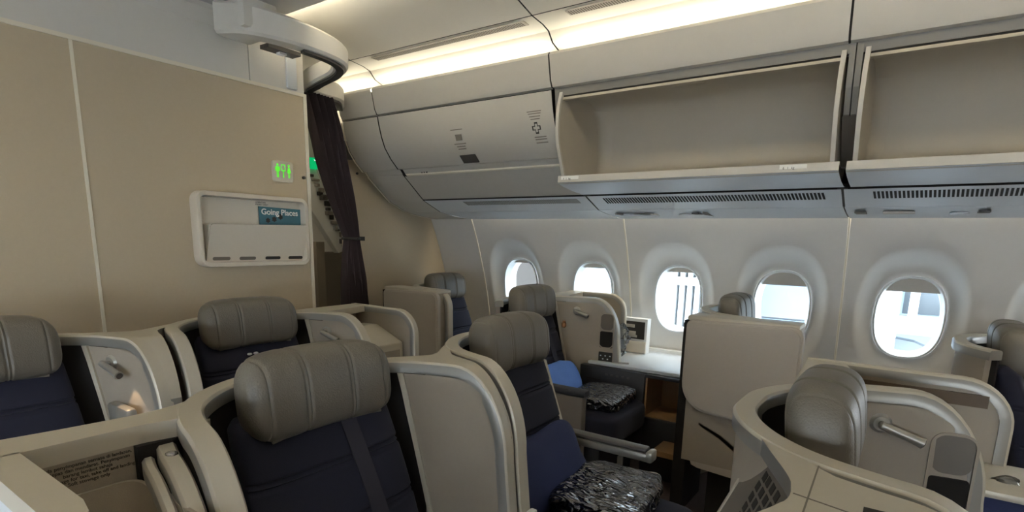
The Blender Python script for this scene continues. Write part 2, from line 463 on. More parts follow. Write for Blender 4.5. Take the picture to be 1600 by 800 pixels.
# ------------------------------------------------------------------ overhead bins
VAL = [(2.458, 2.357), (2.444, 2.356), (2.437, 2.343), (2.462, 2.235), (2.478, 2.208), (2.50, 2.204)]
DOOR = [(2.482, 2.196), (2.492, 2.15), (2.512, 2.08), (2.538, 2.02), (2.585, 1.96), (2.645, 1.905)]
STRIP = [(2.645, 1.905), (2.668, 1.906), (2.692, 1.880), (2.690, 1.876)]
LIP = [(2.694, 1.881), (2.686, 1.879), (2.688, 1.872), (2.702, 1.866)]
UNDER = [(2.700, 1.866), (2.80, 1.788), (2.862, 1.738), (2.872, 1.732)]
VENTP = [(2.878, 1.724), (2.90, 1.716), (3.03, 1.664), (3.04, 1.660)]
PSU = [(3.040, 1.6605), (3.044, 1.657), (3.20, 1.636), (3.36, 1.622), (3.372, 1.630)]
def prof_grid(name, x0, x1, prof, m, parent, ff=lambda y: y, thick=0.0):
    return grid(name, [[(x_, ff(y), z) for y, z in prof] for x_ in (x0, x1)], m, parent, smooth=30)
def vlines(x, pr): return pr
def bin_common(th, a, b, ff=lambda y: y, detail=True):
    prof_grid('valance', a+0.004, b-0.004, VAL, 'bin', th, ff)
    v = prof_grid('vent_panel', a+0.005, b-0.005, VENTP, 'bin_grey', th, ff)
    prof_grid('service_panel', a+0.003, b-0.003, PSU, 'bin_grey', th, ff)
    for e_ in (a, b):
        sg_ = 1 if e_ == a else -1
        e0, e1 = sorted((e_, e_+sg_*0.02))
        prof_grid('joint_gasket', e0, e1, [(y+0.006, z+0.002) for y, z in VAL], 'gap', th, ff)
        prof_grid('joint_gasket', e0, e1, [(y+0.003, z+0.006) for y, z in VENTP+PSU[1:]], 'dark_grey', th, ff)
    boxes('wash_light_strip', [(a+(0.10 if a < -2.7 else 0.02), b-0.02, min(ff(3.368), ff(3.386)), max(ff(3.368), ff(3.386)), 1.672, 1.677)], 'wash_light', th)
    prof_grid('backing', a, b, [(2.50, 2.34), (2.52, 2.215), (3.0, 2.215), (3.03, 1.80), (2.89, 1.75), (3.05, 1.68), (3.36, 1.69), (3.402, 1.69), (3.402, 1.626), (3.43, 1.626), (3.46, 2.2), (2.6, 2.38), (2.5, 2.345)], 'gap', th, ff)
def closed_bin(a, b, label, ff=lambda y: y, detail=True):
    th = thing('overhead_bin', label, 'overhead bin', ((a+b)/2, ff(2.9), 1.62))
    bin_common(th, a, b, ff)
    d = prof_grid('bin_door', a+0.006, b-0.006, DOOR, 'bin', th, ff)
    prof_grid('handle_strip', a+0.02, b-0.01, STRIP, 'bin', th, ff)
    prof_grid('handle_lip', a+0.03, b-0.01, LIP, 'trim', th, ff)
    prof_grid('lower_panel', a+0.006, b-0.006, UNDER, 'bin', th, ff)
    return th, d
RAISE = Vector((0, -1, -0.5)).normalized()
# aft end fairing, no door
EA = -3.11
fa = thing('bin_end_fairing', 'curved beige fairing that closes the bin row beside the curtain', 'fairing', (-2.95, 2.9, 1.62))
prof_grid('valance', EA+0.004, SEAMS[0]-0.004, VAL, 'bin', fa)
prof_grid('side_panel', EA, SEAMS[0]-0.004, DOOR+STRIP[1:]+UNDER[1:]+[(2.885, 1.722)]+VENTP[1:]+PSU, 'bin', fa)
capp = VAL[:5]+DOOR+STRIP[1:]+UNDER[1:]+VENTP+PSU[:3]+[(3.40, 1.63), (3.46, 2.2), (2.62, 2.38)]
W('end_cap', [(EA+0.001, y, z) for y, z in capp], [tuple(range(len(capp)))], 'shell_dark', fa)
prof_grid('backing', EA, SEAMS[0], [(2.50, 2.34), (2.52, 2.2), (2.9, 1.76), (3.42, 1.66), (3.46, 2.2), (2.6, 2.38), (2.5, 2.345)], 'gap', fa)
prof_grid('edge_trim', EA-0.012, EA+0.002, [(y-0.004, z-0.004) for y, z in DOOR+STRIP[1:]+UNDER[1:]+VENTP+PSU], 'trim', fa)
# closed bin with placards
cb, door = closed_bin(SEAMS[0], SEAMS[1], 'closed beige overhead bin with latch, pictograms and green cross mark')
vent_slots('vent_slots', -2.45, -1.60, 66, 2.905, 1.7135, 2.955, 1.694, 'ink_soft', cb, 0.42, 0.006)
def door_pt(x, z, out=0.0015):
    y = piecewise([(zz, yy) for yy, zz in DOOR], z)
    dz = 0.01
    dy = piecewise([(zz, yy) for yy, zz in DOOR], z+dz)-piecewise([(zz, yy) for yy, zz in DOOR], z-dz)
    n = Vector((0, -2*dz, dy)).normalized()
    t = Vector((0, dy, 2*dz)).normalized()
    return Vector((x, y, z))+n*out, t, n
def decal_box(name, x0, x1, z0, z1, m, parent, out=0.002):
    V = []
    for o_ in (out, -0.002):
        for x_, z_ in ((x0, z0), (x1, z0), (x1, z1), (x0, z1)):
            p, t, n = door_pt(x_, z_, o_); V.append(p)
    return W(name, V, [(0, 1, 2, 3), (0, 4, 5, 1), (1, 5, 6, 2), (2, 6, 7, 3), (3, 7, 4, 0)], m, parent)
decal_box('latch', -2.215, -2.10, 1.912, 1.95, 'dark_grey', cb, 0.004)
decal_box('placard_picture', -2.19, -2.145, 2.02, 2.05, 'ink_soft', cb)
for k, (dx, z_) in enumerate(((0.0, 2.075), (0.0, 2.005), (0.012, 1.992), (0.014, 1.980))):
    decal_box('placard_line', -2.215+dx, -2.13-dx, z_-0.0025, z_+0.0015, 'ink_soft', cb)
for k, z_ in enumerate((2.115, 2.105, 2.092, 2.08)):
    decal_box('placard_line', -1.69+0.006*k, -1.605-0.004*k, z_-0.0025, z_+0.0015, 'ink_soft', cb)
def cross_ring():
    pts = []
    s_, l_ = 0.010, 0.026
    base = [(-s_, l_), (s_, l_), (s_, s_), (l_, s_), (l_, -s_), (s_, -s_), (s_, -l_), (-s_, -l_), (-s_, -s_), (-l_, -s_), (-l_, s_), (-s_, s_)]
    V = []
    for k in (1.0, 0.72):
        for (a, b) in base:
            sa = a*k if abs(a) > s_*1.01 or k == 1 else a*0.6
            sb = b*k if abs(b) > s_*1.01 or k == 1 else b*0.6
            p, t, n = door_pt(-1.645+sa, 2.04+sb, 0.002); V.append(p)
    F = [(i, (i+1) % 12, 12+(i+1) % 12, 12+i) for i in range(12)]
    return W('cross_mark', V, F, 'ink', cb)
cross_ring()
for z_ in (2.0, 1.99, 1.975): decal_box('placard_line', -1.67, -1.60, z_-0.0022, z_+0.0014, 'ink_soft', cb)
boxes('seat_number', [(-2.60+0.02*k, -2.593+0.02*k+0.004*(k == 2), 2.6755, 2.6765, 1.8765, 1.884) for k in range(3)], 'ink', cb)
# opened bins
def open_bin(a, b, label, lip_marks):
    a0, b0_ = a, b
    th = thing('overhead_bin', label, 'overhead bin', ((a+b)/2, 2.9, 1.62))
    bin_common(th, a, b)
    a = -0.257 if a == SEAMS[2] else a; b = -0.257 if b == SEAMS[2] else b
    # frame around the opening
    prof_grid('header_panel', a+0.004, b-0.004, [(2.50, 2.204), (2.510, 2.172)], 'header_grey', th)
    prof_grid('bucket_top_edge', a+0.045, b-0.045, [(2.53, 2.166), (2.512, 2.164), (2.508, 2.152), (2.53, 2.150)], 'bin_inside', th)
    for xs in (a+0.002, b-0.022):
        prism('frame_post', [(2.50, 2.21), (2.525, 2.06), (2.56, 1.97), (2.64, 1.90), (2.75, 1.80), (2.80, 1.80), (2.80, 2.21)], 'x', xs, xs+0.020, 'header_grey', th)
        prism('pivot_cover', [(2.555, 1.965), (2.63, 1.895), (2.73, 1.80), (2.79, 1.80), (2.70, 1.96)], 'x', xs-0.003, xs+0.023, 'shell_dark', th)
    xa, xb = a+0.045, b-0.045
    # bucket
    inner = [(2.575, 1.800), (2.64, 1.775), (2.80, 1.748), (2.93, 1.79), (2.965, 1.90), (2.955, 2.05), (2.90, 2.15), (2.80, 2.185), (2.53, 2.185)]
    inn = [(p.x, p.y) for p in catmull([(y, z, 0) for y, z in inner], 5)]
    b0 = grid('bucket', [[(x_, y, z) for y, z in inn] for x_ in (xa, xb)], 'bin_inside', th, smooth=30)
    sidep = inn + [(2.505, 2.185), (2.480, 2.10), (2.478, 2.0), (2.495, 1.93), (2.55, 1.80)]
    for xs, tt in ((xa-0.014, 0.014), (xb, 0.014)):
        prism('bucket_side', sidep, 'x', xs, xs+tt, 'bin_inside', th)
        fe = [(2.505, 2.186), (2.480, 2.10), (2.478, 2.0), (2.495, 1.93), (2.553, 1.80)]
        fe = [(p.x, p.y) for p in catmull([(y, z, 0) for y, z in fe], 4)]
        grid('side_edge', [[(xs-0.001, y+0.012, z), (xs-0.001, y-0.003, z), (xs+tt+0.001, y-0.003, z), (xs+tt+0.001, y+0.012, z)] for y, z in fe], 'bin', th, smooth=60)
    # fillet between back wall and the side wall
    for xs, sg in ((xa, 1), (xb, -1)):
        P = []
        for k in range(7):
            t = k/6*math.pi/2; r = 0.06
            P.append([(xs+sg*(r-r*math.cos(t)), lerp(y, y-(r-r*math.sin(t))*0.9, 1), z) for y, z in inn if y > 2.88])
        grid('corner_fillet', P, 'bin_inside', th, smooth=60)
    grid('front_lip', [[(x_, y, z) for y, z in ((2.60, 1.792), (2.575, 1.802), (2.548, 1.800), (2.545, 1.768), (2.56, 1.760))] for x_ in (a+0.012, b-0.012)], 'bin', th, smooth=30)
    low = [(2.545, 1.766), (2.60, 1.752), (2.70, 1.738), (2.82, 1.728), (2.868, 1.735)]
    grid('outer_skin', [[(x_, y, z) for y, z in low] for x_ in (a+0.012, b-0.012)], 'bin_grey', th, smooth=40)
    prof_grid('top_seal', a+0.01, b-0.01, [(2.516, 2.173), (2.518, 2.165), (2.56, 2.18)], 'gap', th)
    vent_slots('vent_slots', a+0.09, b-0.09, 70, 2.905, 1.7135, 2.965, 1.690, 'gap', th, 0.58, 0.004)
    for (u0, s) in lip_marks:
        boxes('number_plate', [(u0, u0+0.10, 2.5462, 2.5475, 1.774, 1.797)], 'paper', th)
        text('seat_number', s, 0.013, 'ink', (u0+0.012, 2.5458, 1.780), (1, 0, 0), (0, 0, 1), th)
    return th
o1 = open_bin(SEAMS[1], SEAMS[2], 'open empty overhead bin next to the closed bin', [(SEAMS[1]+0.03, '7   I   kg'), (SEAMS[2]-0.20, '6   I   kg')])
o2 = open_bin(SEAMS[2], SEAMS[3], 'open empty overhead bin at the right edge of the photo', [])
sell('bin_lamp', (-0.92, 2.66, 2.182), (0.075, 0.03, 0.008), (0.6, 1), 'bin_inside', o1)
open_bin(SEAMS[3], XF, 'open overhead bin beyond the right edge', [])
# service marks
boxes('reading_lamp_panel', [(-1.42, -1.24, 3.12, 3.26, 1.628, 1.640)], 'bin_grey', o1)
for s0, th in ((-0.25, o2), (-1.46, o1)):
    boxes('lamp_bezel', [(s0+0.01, s0+0.055, 3.1, 3.24, 1.634, 1.642)], 'ink_soft', th)
    boxes('sign_plate', [(s0+0.12, s0+0.24, 3.12, 3.24, 1.634, 1.642)], 'shade', th)
    sell('gasper_nozzle', (s0+0.40, 3.18, 1.634), (0.035, 0.03, 0.008), (0.7, 1), 'bin_grey', th)
    boxes('call_button', [(s0+0.46, s0+0.50, 3.10, 3.17, 1.634, 1.642)], 'dark_grey', th)
boxes('mask_hatch_edge', [(-0.93, -0.925, 3.06, 3.34, 1.63, 1.645)], 'ink_soft', o1)
# bin row on the far side (closes the cabin, out of view)
for a, b in zip(jx[2:], jx[3:]):
    closed_bin(a, b, 'closed overhead bin on the far side of the cabin behind the camera', mir)[0]['group'] = 'far side bins'

for nm, pts_, x0_, x1_, par in (('upper_wall_panel', [(3.39, 1.62), (3.44, 1.66), (2.90, 2.30), (2.54, 2.39)], -5.8, -3.11, wall), ('upper_wall_panel', [(mir(3.39), 1.62), (mir(3.44), 1.66), (mir(2.90), 2.30), (mir(2.54), 2.39)], -5.8, -2.77, lw)):
    grid(nm, [[(x_, y, z) for y, z in pts_] for x_ in (x0_, x1_)], 'panel_white', par, smooth=30)
# ------------------------------------------------------------------ bulkhead behind the centre seats
BX = -2.70
bw = struct('wall_back', 'tan bulkhead with cream trim strips behind the centre seats', 'wall')
boxes('core', [(BX-0.10, BX-0.012, YB-0.1, 1.905, FLOOR, 2.62)], 'shell_dark', bw)
for (y0, y1) in ((YB-0.1, -0.32), (-0.31, 0.897), (0.909, 1.905)):
    boxes('bulkhead_panel', [(BX-0.012, BX, y0, y1, FLOOR, 2.182)], 'bulkhead', bw)
boxes('trim_strip', [(BX-0.01, BX+0.004, 0.897, 0.909, 1.05, 2.182)], 'trim', bw)
boxes('lower_seam', [(BX-0.012, BX-0.003, 0.897, 0.909, FLOOR, 1.05)], 'shell_dark', bw)
boxes('trim_strip', [(BX-0.01, BX+0.006, YB-0.1, 1.912, 2.182, 2.198)], 'trim', bw)
boxes('trim_strip', [(BX-0.11, BX+0.004, 1.905, 1.925, FLOOR, 2.198)], 'trim', bw)
boxes('upper_panel', [(BX-0.012, BX-0.002, YB-0.1, 1.616, 2.198, 2.392)], 'panel_white', bw)
boxes('upper_panel', [(BX-0.012, BX-0.002, 1.621, 1.915, 2.198, 2.44)], 'panel_white', bw)
prism('upper_fillet', [(BX-0.012, 2.392), (BX-0.002, 2.392), (BX+0.03, 2.446), (BX+0.03, 2.48), (BX-0.012, 2.48)], 'y', YB-0.1, 1.62, 'panel_white', bw)
boxes('top_filler', [(BX-0.10, BX-0.004, 1.62, 1.92, 2.44, 2.62)], 'panel_white', bw)

# literature pocket
lp = thing('literature_pocket', 'cream wall pocket with slotted front on the tan bulkhead', 'pocket', (BX, 1.575, 1.32))
def rrect(w_, h_, r_, n=6):
    pts = []
    for cx, cz, a0 in ((w_/2-r_, h_/2-r_, 0), (-w_/2+r_, h_/2-r_, 90), (-w_/2+r_, -h_/2+r_, 180), (w_/2-r_, -h_/2+r_, 270)):
        for k in range(n+1):
            a = R(a0+90*k/n); pts.append((cx+r_*math.cos(a), cz+r_*math.sin(a)))
    return pts
def ring_x(name, c, w_, h_, r_, wall_t, x0, x1, m, parent):
    """rounded rectangular frame facing +x"""
    o_ = rrect(w_, h_, r_); i_ = rrect(w_-2*wall_t, h_-2*wall_t, max(r_-wall_t, 0.004)); i2 = rrect(w_-2*wall_t-0.012, h_-2*wall_t-0.012, max(r_-wall_t-0.006, 0.003))
    loops = [[(x0, c[0]+y, c[1]+z) for y, z in o_], [(x1-0.006, c[0]+y*0.998, c[1]+z*0.998) for y, z in o_], [(x1, c[0]+y*0.985, c[1]+z*0.985) for y, z in o_], [(x1, c[0]+y, c[1]+z) for y, z in i_], [(x0+0.004, c[0]+y, c[1]+z) for y, z in i2]]
    return grid(name, loops, m, parent, cv=True, smooth=40)
PC = (1.578, 1.493)
ring_x('frame', PC, 0.58, 0.345, 0.045, 0.020, BX, BX+0.058, 'pocket_white', lp)
boxes('back_plate', [(BX+0.002, BX+0.008, PC[0]-0.27, PC[0]+0.27, PC[1]-0.155, PC[1]+0.155)], 'pocket_white', lp)
V = []
n_ = 9
def flap(y, z): return BX+0.022+0.045*max(0, (z-1.335)/0.18)
fl_pts = [(1.335, 1.335), (1.845, 1.338), (1.852, 1.352), (1.848, 1.52), (1.840, 1.527), (1.35, 1.517), (1.342, 1.508), (1.330, 1.35)]
V = [(flap(y, z), y, z) for y, z in fl_pts]+[(flap(y, z)-0.008, y, z) for y, z in fl_pts]
k8 = len(fl_pts)
W('front_panel', V, [tuple(range(k8)), tuple(range(k8, 2*k8))[::-1]]+[(i, (i+1) % k8, k8+(i+1) % k8, k8+i) for i in range(k8)], 'pocket_white', lp)
prism('pocket_side', [(BX+0.006, 1.345), (BX+0.016, 1.345), (BX+0.060, 1.515), (BX+0.006, 1.515)], 'y', 1.338, 1.344, 'pocket_white', lp)
for yy, mm in ((1.40, 'shell_dark'), (1.53, 'shell_dark'), (1.665, 'gap'), (1.795, 'gap')):
    pts = rrect(0.085, 0.016, 0.0079, 4)
    V = [(flap(0, 1.358+z)+0.0015, yy+y, 1.358+z) for y, z in pts]
    W('slot', V, [tuple(range(len(V)))], mm, lp)
text('small_print', 'LITERATURE\nPOCKET ONLY', 0.010, 'ink', (BX+0.0085, 1.60, 1.628), (0, 1, 0), (0, 0, 1), lp)
mg = thing('magazine', 'teal travel magazine standing in the wall pocket', 'magazine', (BX+0.02, 1.735, 1.345))
W('cover', [(BX+0.010+dx+0.05*max(0, (z-1.345))*0.3, y, z) for dx in (0, 0.005) for y, z in ((1.615, 1.345), (1.858, 1.345), (1.868, 1.607), (1.610, 1.612))], [(0, 1, 2, 3), (4, 7, 6, 5), (0, 4, 5, 1), (1, 5, 6, 2), (2, 6, 7, 3), (3, 7, 4, 0)], 'magazine', mg)
text('title', 'Going Places', 0.040, 'paper', (BX+0.0215, 1.620, 1.574), (0, 1, 0), (0, 0, 1), mg, bold=0.0008)
for (y, z, s) in ((1.655, 1.545, 0.014), (1.69, 1.552, 0.015), (1.725, 1.566, 0.016), (1.80, 1.578, 0.010)):
    W('cover_figure', [(BX+0.0205, y+s*math.cos(R(30*k))*(1 if k % 2 else 0.7), z+s*math.sin(R(30*k))*(1 if k % 2 else 0.75)) for k in range(12)], [tuple(range(12))], 'ink', mg)
# lavatory sign
ls = thing('lavatory_sign', 'small lit lavatory sign with green figures on the tan bulkhead', 'sign', (BX, 1.762, 1.745))
pts = rrect(0.118, 0.104, 0.014)
V = [(BX, 1.762+y, 1.793+z) for y, z in pts]+[(BX+0.008, 1.762+y, 1.793+z) for y, z in pts]+[(BX+0.011, 1.762+y*0.95, 1.793+z*0.95) for y, z in pts]
nn = len(pts)
W('sign_body', V, [(i, (i+1) % nn, nn+(i+1) % nn, nn+i) for i in range(nn)]+[(nn+i, nn+(i+1) % nn, 2*nn+(i+1) % nn, 2*nn+i) for i in range(nn)]+[tuple(range(2*nn, 3*nn))], 'pocket_white', ls, smooth=40)
def fig(parts, name):
    V, F = [], []
    for pts in parts:
        o_ = len(V); V += [(BX+0.0118, 1.762+y, 1.793+z) for y, z in pts]; F.append(tuple(range(o_, o_+len(pts))))
    return W(name, V, F, 'green_lit', ls)
circ = lambda cy, cz, r_: [(cy+r_*math.cos(R(45*k)), cz+r_*math.sin(R(45*k))) for k in range(8)]
rc = lambda y0, y1, z0, z1: [(y0, z0), (y1, z0), (y1, z1), (y0, z1)]
fig([circ(-0.032, 0.032, 0.006), rc(-0.041, -0.023, 0.0, 0.024), rc(-0.046, -0.042, 0.002, 0.022), rc(-0.022, -0.018, 0.002, 0.022), rc(-0.038, -0.033, -0.03, 0.0), rc(-0.031, -0.026, -0.03, 0.0)], 'man_figure')
fig([rc(-0.012, -0.0075, 0.008, 0.036), rc(0.0075, 0.012, 0.008, 0.036), rc(-0.0075, 0.0075, 0.031, 0.036), rc(-0.012, 0.012, 0.002, 0.008), rc(-0.003, 0.003, -0.03, 0.002)], 'cubicle_figure')
fig([circ(0.032, 0.032, 0.006), [(0.020, -0.004), (0.044, -0.004), (0.036, 0.024), (0.028, 0.024)], rc(0.027, 0.031, -0.03, -0.004), rc(0.033, 0.037, -0.03, -0.004)], 'woman_figure')
tube('door_stop_stud', [(BX, 1.885, 1.775), (BX+0.012, 1.885, 1.775)], 0.008, 'dark_grey', bw)

# ------------------------------------------------------------------ window-side partition aft, galley beyond
pw = struct('wall_aft', 'tan partition behind the window seats by the curtain', 'wall')
pts = [(2.58, FLOOR), (3.66, FLOOR)]+[(wy(z)+0.01, z) for z in (0.5, 0.85, 1.2, 1.4, 1.63)]+[(3.40, 1.7), (3.40, 2.6), (2.56, 2.6)]
prism('partition_panel', pts, 'x', -3.24, -3.20, 'bulkhead', pw)
boxes('edge_trim', [(-3.25, -3.19, 2.555, 2.58, FLOOR, 2.5)], 'trim', pw)
prism('corner_post', [(2.375, 2.36), (2.42, 2.36), (2.44, 2.22), (2.53, 2.13), (2.54, 2.085), (2.45, 2.09), (2.405, 2.17), (2.38, 2.27)], 'x', -3.19, -3.125, 'panel_white', pw)
prism('corner_bracket', [(2.44, 2.09), (2.54, 2.085), (2.60, 1.98), (2.52, 1.975), (2.455, 2.0)], 'x', -3.18, -3.13, 'dark_grey', pw)
tube('screw_cap', [(-3.20, 2.66, 1.90), (-3.192, 2.66, 1.90)], 0.008, 'dark_grey', pw)
gw = struct('wall_galley', 'grey galley wall behind the curtain', 'wall')
boxes('galley_panel', [(-5.85, -5.8, YB, 3.75, FLOOR, 2.7)], 'galley_grey', gw)
boxes('galley_side', [(-5.8, BX-0.1, 1.86, 1.90, FLOOR, 2.62)], 'panel_white', gw)
boxes('galley_cupboard', [(-4.35, -4.2, 2.80, 3.60, FLOOR, 1.33)], 'galley_grey', gw)
boxes('galley_post', [(-4.19, -4.13, 2.98, 3.06, FLOOR, 1.42)], 'shell', gw)
boxes('galley_header', [(-4.4, -4.3, 2.4, 3.6, 2.12, 2.6)], 'galley_grey', gw)
cd = thing('cabin_door', 'white aircraft door with dark fittings seen past the curtain', 'door', (-4.0, 3.1, 1.33))
prism('door_lining', [(2.77, 2.0), (2.90, 2.0), (3.20, 1.36), (3.09, 1.33), (2.82, 1.70)], 'x', -4.05, -3.98, 'white_plastic', cd, bev=0.006)
rnd = random.Random(4)
for k in range(16):
    f_ = k/15; y = lerp(2.86, 3.15, f_)+rnd.uniform(-0.02, 0.02); z = lerp(1.95, 1.40, f_)+rnd.uniform(-0.012, 0.012)
    wy_, hz_ = rnd.uniform(0.010, 0.03), rnd.uniform(0.008, 0.022)
    rbox('door_fitting', -3.985, -3.965+rnd.uniform(0, 0.03), y-wy_, y+wy_, z-hz_, z+hz_, rnd.choice(['dark_grey', 'chrome', 'galley_grey', 'ink', 'white_plastic']), cd, 0.004)
tube('door_strut', [(-3.95, 2.90, 2.0), (-3.94, 3.05, 1.66), (-3.94, 3.17, 1.40)], 0.012, 'white_plastic', cd)
es = thing('exit_sign', 'green lit exit sign behind the curtain', 'sign', (-3.95, 2.86, 1.98))
boxes('sign_face', [(-3.97, -3.95, 2.77, 2.93, 1.99, 2.075)], 'exit_green', es)
W('exit_figure', [(-3.948, y, z) for y, z in ((2.86, 2.06), (2.90, 2.06), (2.925, 2.03), (2.925, 1.995), (2.90, 1.995), (2.905, 2.03), (2.88, 2.045))], [tuple(range(7))], 'exit_white', es)
gl = struct('ceiling_galley', 'lit galley ceiling panel', 'ceiling')
boxes('galley_light', [(-5.2, -4.4, 2.5, 3.2, 2.50, 2.51)], 'galley_lit', gl)

# ------------------------------------------------------------------ curtain and its rail
rail = thing('curtain_rail_housing', 'white curved curtain rail cover under the ceiling', 'curtain rail', (-2.5, 1.8, 2.3))
path = catmull([(-2.62, 1.46, 0), (-2.50, 1.50, 0), (-2.42, 1.62, 0), (-2.385, 1.78, 0), (-2.40, 1.90, 0), (-2.50, 1.97, 0), (-2.70, 2.01, 0), (-2.86, 2.06, 0), (-2.91, 2.16, 0), (-2.93, 2.30, 0), (-3.08, 2.44, 0)], 8)
def sweep_plan(name, pth, sec, m, parent, smooth=35):
    P = []
    for i, p in enumerate(pth):
        t = (pth[min(i+1, len(pth)-1)]-pth[max(i-1, 0)]).normalized(); n = Vector((-t.y, t.x, 0))
        fr = i/(len(pth)-1)
        P.append([Vector((p.x, p.y, 0))+n*a+Vector((0, 0, zf(fr) if callable(zf := z_) else z_)) for a, z_ in sec])
    return grid(name, P, m, parent, cv=True, capu=True, smooth=smooth)
# cover: tall near the bulkhead, slim at the window side
secs = []
P = []
for i, p in enumerate(path):
    t = (path[min(i+1, len(path)-1)]-path[max(i-1, 0)]).normalized(); n = Vector((-t.y, t.x, 0))
    f_ = i/(len(path)-1)
    zt = lerp(2.47, 2.36, min(1, f_*2.0)); zb = lerp(2.335, 2.265, min(1, f_*1.6))
    wi = lerp(0.05, 0.03, f_)
    P.append([p+n*a+Vector((0, 0, z)) for a, z in ((-wi, zb+0.012), (-wi+0.01, zb), (wi-0.01, zb), (wi, zb+0.012), (wi, zt-0.012), (wi-0.012, zt), (-wi+0.012, zt), (-wi, zt-0.012))])
grid('rail_cover', P, 'panel_white', rail, cv=True, capu=True, smooth=35)
P = []
for i, p in enumerate(path[20:]):
    k = i+20
    t = (path[min(k+1, len(path)-1)]-path[max(k-1, 0)]).normalized(); n = Vector((-t.y, t.x, 0))
    f_ = k/(len(path)-1); zb = lerp(2.335, 2.265, min(1, f_*1.6))
    P.append([p+n*a+Vector((0, 0, z)) for a, z in ((-0.018, zb-0.012), (0.018, zb-0.012), (0.018, zb+0.004), (-0.018, zb+0.004))])
grid('track_channel', P, 'dark_grey', rail, cv=True, capu=True, smooth=35)
rbox('anchor_block', -2.68, -2.44, 1.45, 1.62, 2.345, 2.475, 'panel_white', rail, 0.02)
rbox('magnet_plate', -2.69, -2.67, 1.80, 1.86, 2.20, 2.36, 'bin_grey', rail, 0.01)
boxes('indicator_lamp', [(-2.60, -2.57, 1.70, 1.735, 2.318, 2.332)], 'white_plastic', rail)
boxes('indicator_base', [(-2.62, -2.55, 1.63, 1.80, 2.328, 2.345)], 'dark_grey', rail)
text('small_print', 'CURTAIN MUST BE OPEN FOR\nTAXI TAKE-OFF AND LANDING', 0.011, 'ink_soft', (-2.455, 1.545, 2.375), (0.25, 1, -0.02), (0, 0, 1), rail)
edges = [(2.262, 2.045, 2.222), (2.1, 2.085, 2.275), (1.9, 2.13, 2.315), (1.7, 2.20, 2.36), (1.55, 2.265, 2.385), (1.46, 2.305, 2.395), (1.36, 2.29, 2.41), (1.2, 2.27, 2.44), (0.8, 2.25, 2.47), (0.25, 2.23, 2.49)]
P = []
for zi in range(60):
    z = lerp(2.262, 0.2, zi/59)
    l = piecewise([(a, b) for a, b, c in edges], z); r_ = piecewise([(a, c) for a, b, c in edges], z)
    amp = 0.026+0.024*min(1, abs(z-1.46)/0.5)
    row = []
    for k in range(57):
        u = k/56
        row.append((-2.90+amp*math.sin(u*2*math.pi*7.5+0.6*math.sin(z*3))+0.006*math.sin(u*40+z*4), lerp(l, r_, u), z))
    P.append(row)
cu = grid('curtain', P, 'curtain', None, smooth=80)
tag(cu, 'dark brown gathered curtain tied back beside the tan bulkhead', 'curtain')
tb = thing('curtain_tie_back', 'black tie-back strap around the dark curtain', 'strap', (-2.9, 2.35, 1.46))
tube('strap', [(-2.90+0.055*math.cos(R(a)), 2.350+0.050*math.sin(R(a)), 1.46) for a in range(0, 361, 20)], 0.009, 'ink', tb)
boxes('clip', [(-2.90, -2.87, 2.395, 2.435, 1.448, 1.474)], 'ink', tb)

# ------------------------------------------------------------------ seat suites
ZT = 1.14
HALF = catmull([(0, 0, 0), (0.004, 0.075, 0), (0.032, 0.155, 0), (0.085, 0.235, 0), (0.16, 0.298, 0), (0.26, 0.338, 0), (0.36, 0.360, 0), (0.47, 0.372, 0)], 10)
def half_y(x, ext=1.0):
    x = x/ext if x > 0.2 else x
    for a, b in zip(HALF, HALF[1:]):
        if x <= b.x: return lerp(a.y, b.y, (x-a.x)/(b.x-a.x+1e-9))
    return HALF[-1].y
class Half:
    """one half of the horseshoe rim: plan points with normals and top height"""
    def __init__(self, xb, yc, sg, wing=True, length=0.465):
        self.xb, self.yc, self.sg, self.wing, self.L = xb, yc, sg, wing, length
        k = length/0.465
        pts = [Vector((p.x*(1 if p.x < 0.1 else lerp(1, k, min(1, (p.x-0.1)/0.2))), p.y, 0)) for p in HALF]
        self.pl = [p for p in pts if p.x <= length+1e-6] if wing else [p for p in pts if p.y <= 0.235]
        self.x0 = length-0.17
    def frame(self, x):
        """plan point and inward normal at local x (wing part)"""
        for a, b in zip(self.pl, self.pl[1:]):
            if x <= b.x or b is self.pl[-1]:
                t = (x-a.x)/(b.x-a.x+1e-9); p = a.lerp(b, t); tg = (b-a).normalized(); break
        n = Vector((tg.y, -tg.x, 0))
        return (Vector((self.xb+p.x, self.yc+self.sg*p.y, 0)), Vector((tg.x, self.sg*tg.y, 0)), Vector((n.x, self.sg*n.y, 0)))
    def top(self, x):
        if not self.wing or x <= self.x0: return ZT
        u = min(1, (x-self.x0)/(self.L-self.x0))
        return ZT-0.25*(1-math.sqrt(max(0, 1-u*u)))
    def path3(self, zend):
        """3D path of the rim: list of (pos, inward normal, tangent)"""
        out = []
        xs = [p.x for p in self.pl if p.x < self.x0] if self.wing else [p.x for p in self.pl]
        for x in xs:
            p, t, n = self.frame(max(x, 1e-4)); out.append([Vector((p.x, p.y, ZT)), n])
        if self.wing:
            for k in range(13):
                th = math.pi/2*k/12; x = self.x0+(self.L-self.x0)*math.sin(th)
                p, t, n = self.frame(x); out.append([Vector((p.x, p.y, ZT-0.25*(1-math.cos(th)))), n])
            for k in range(1, 5):
                z = lerp(ZT-0.25, zend, k/4); p, t, n = self.frame(self.L)
                out.append([Vector((p.x+0.006*k, p.y, z)), n])
        return out
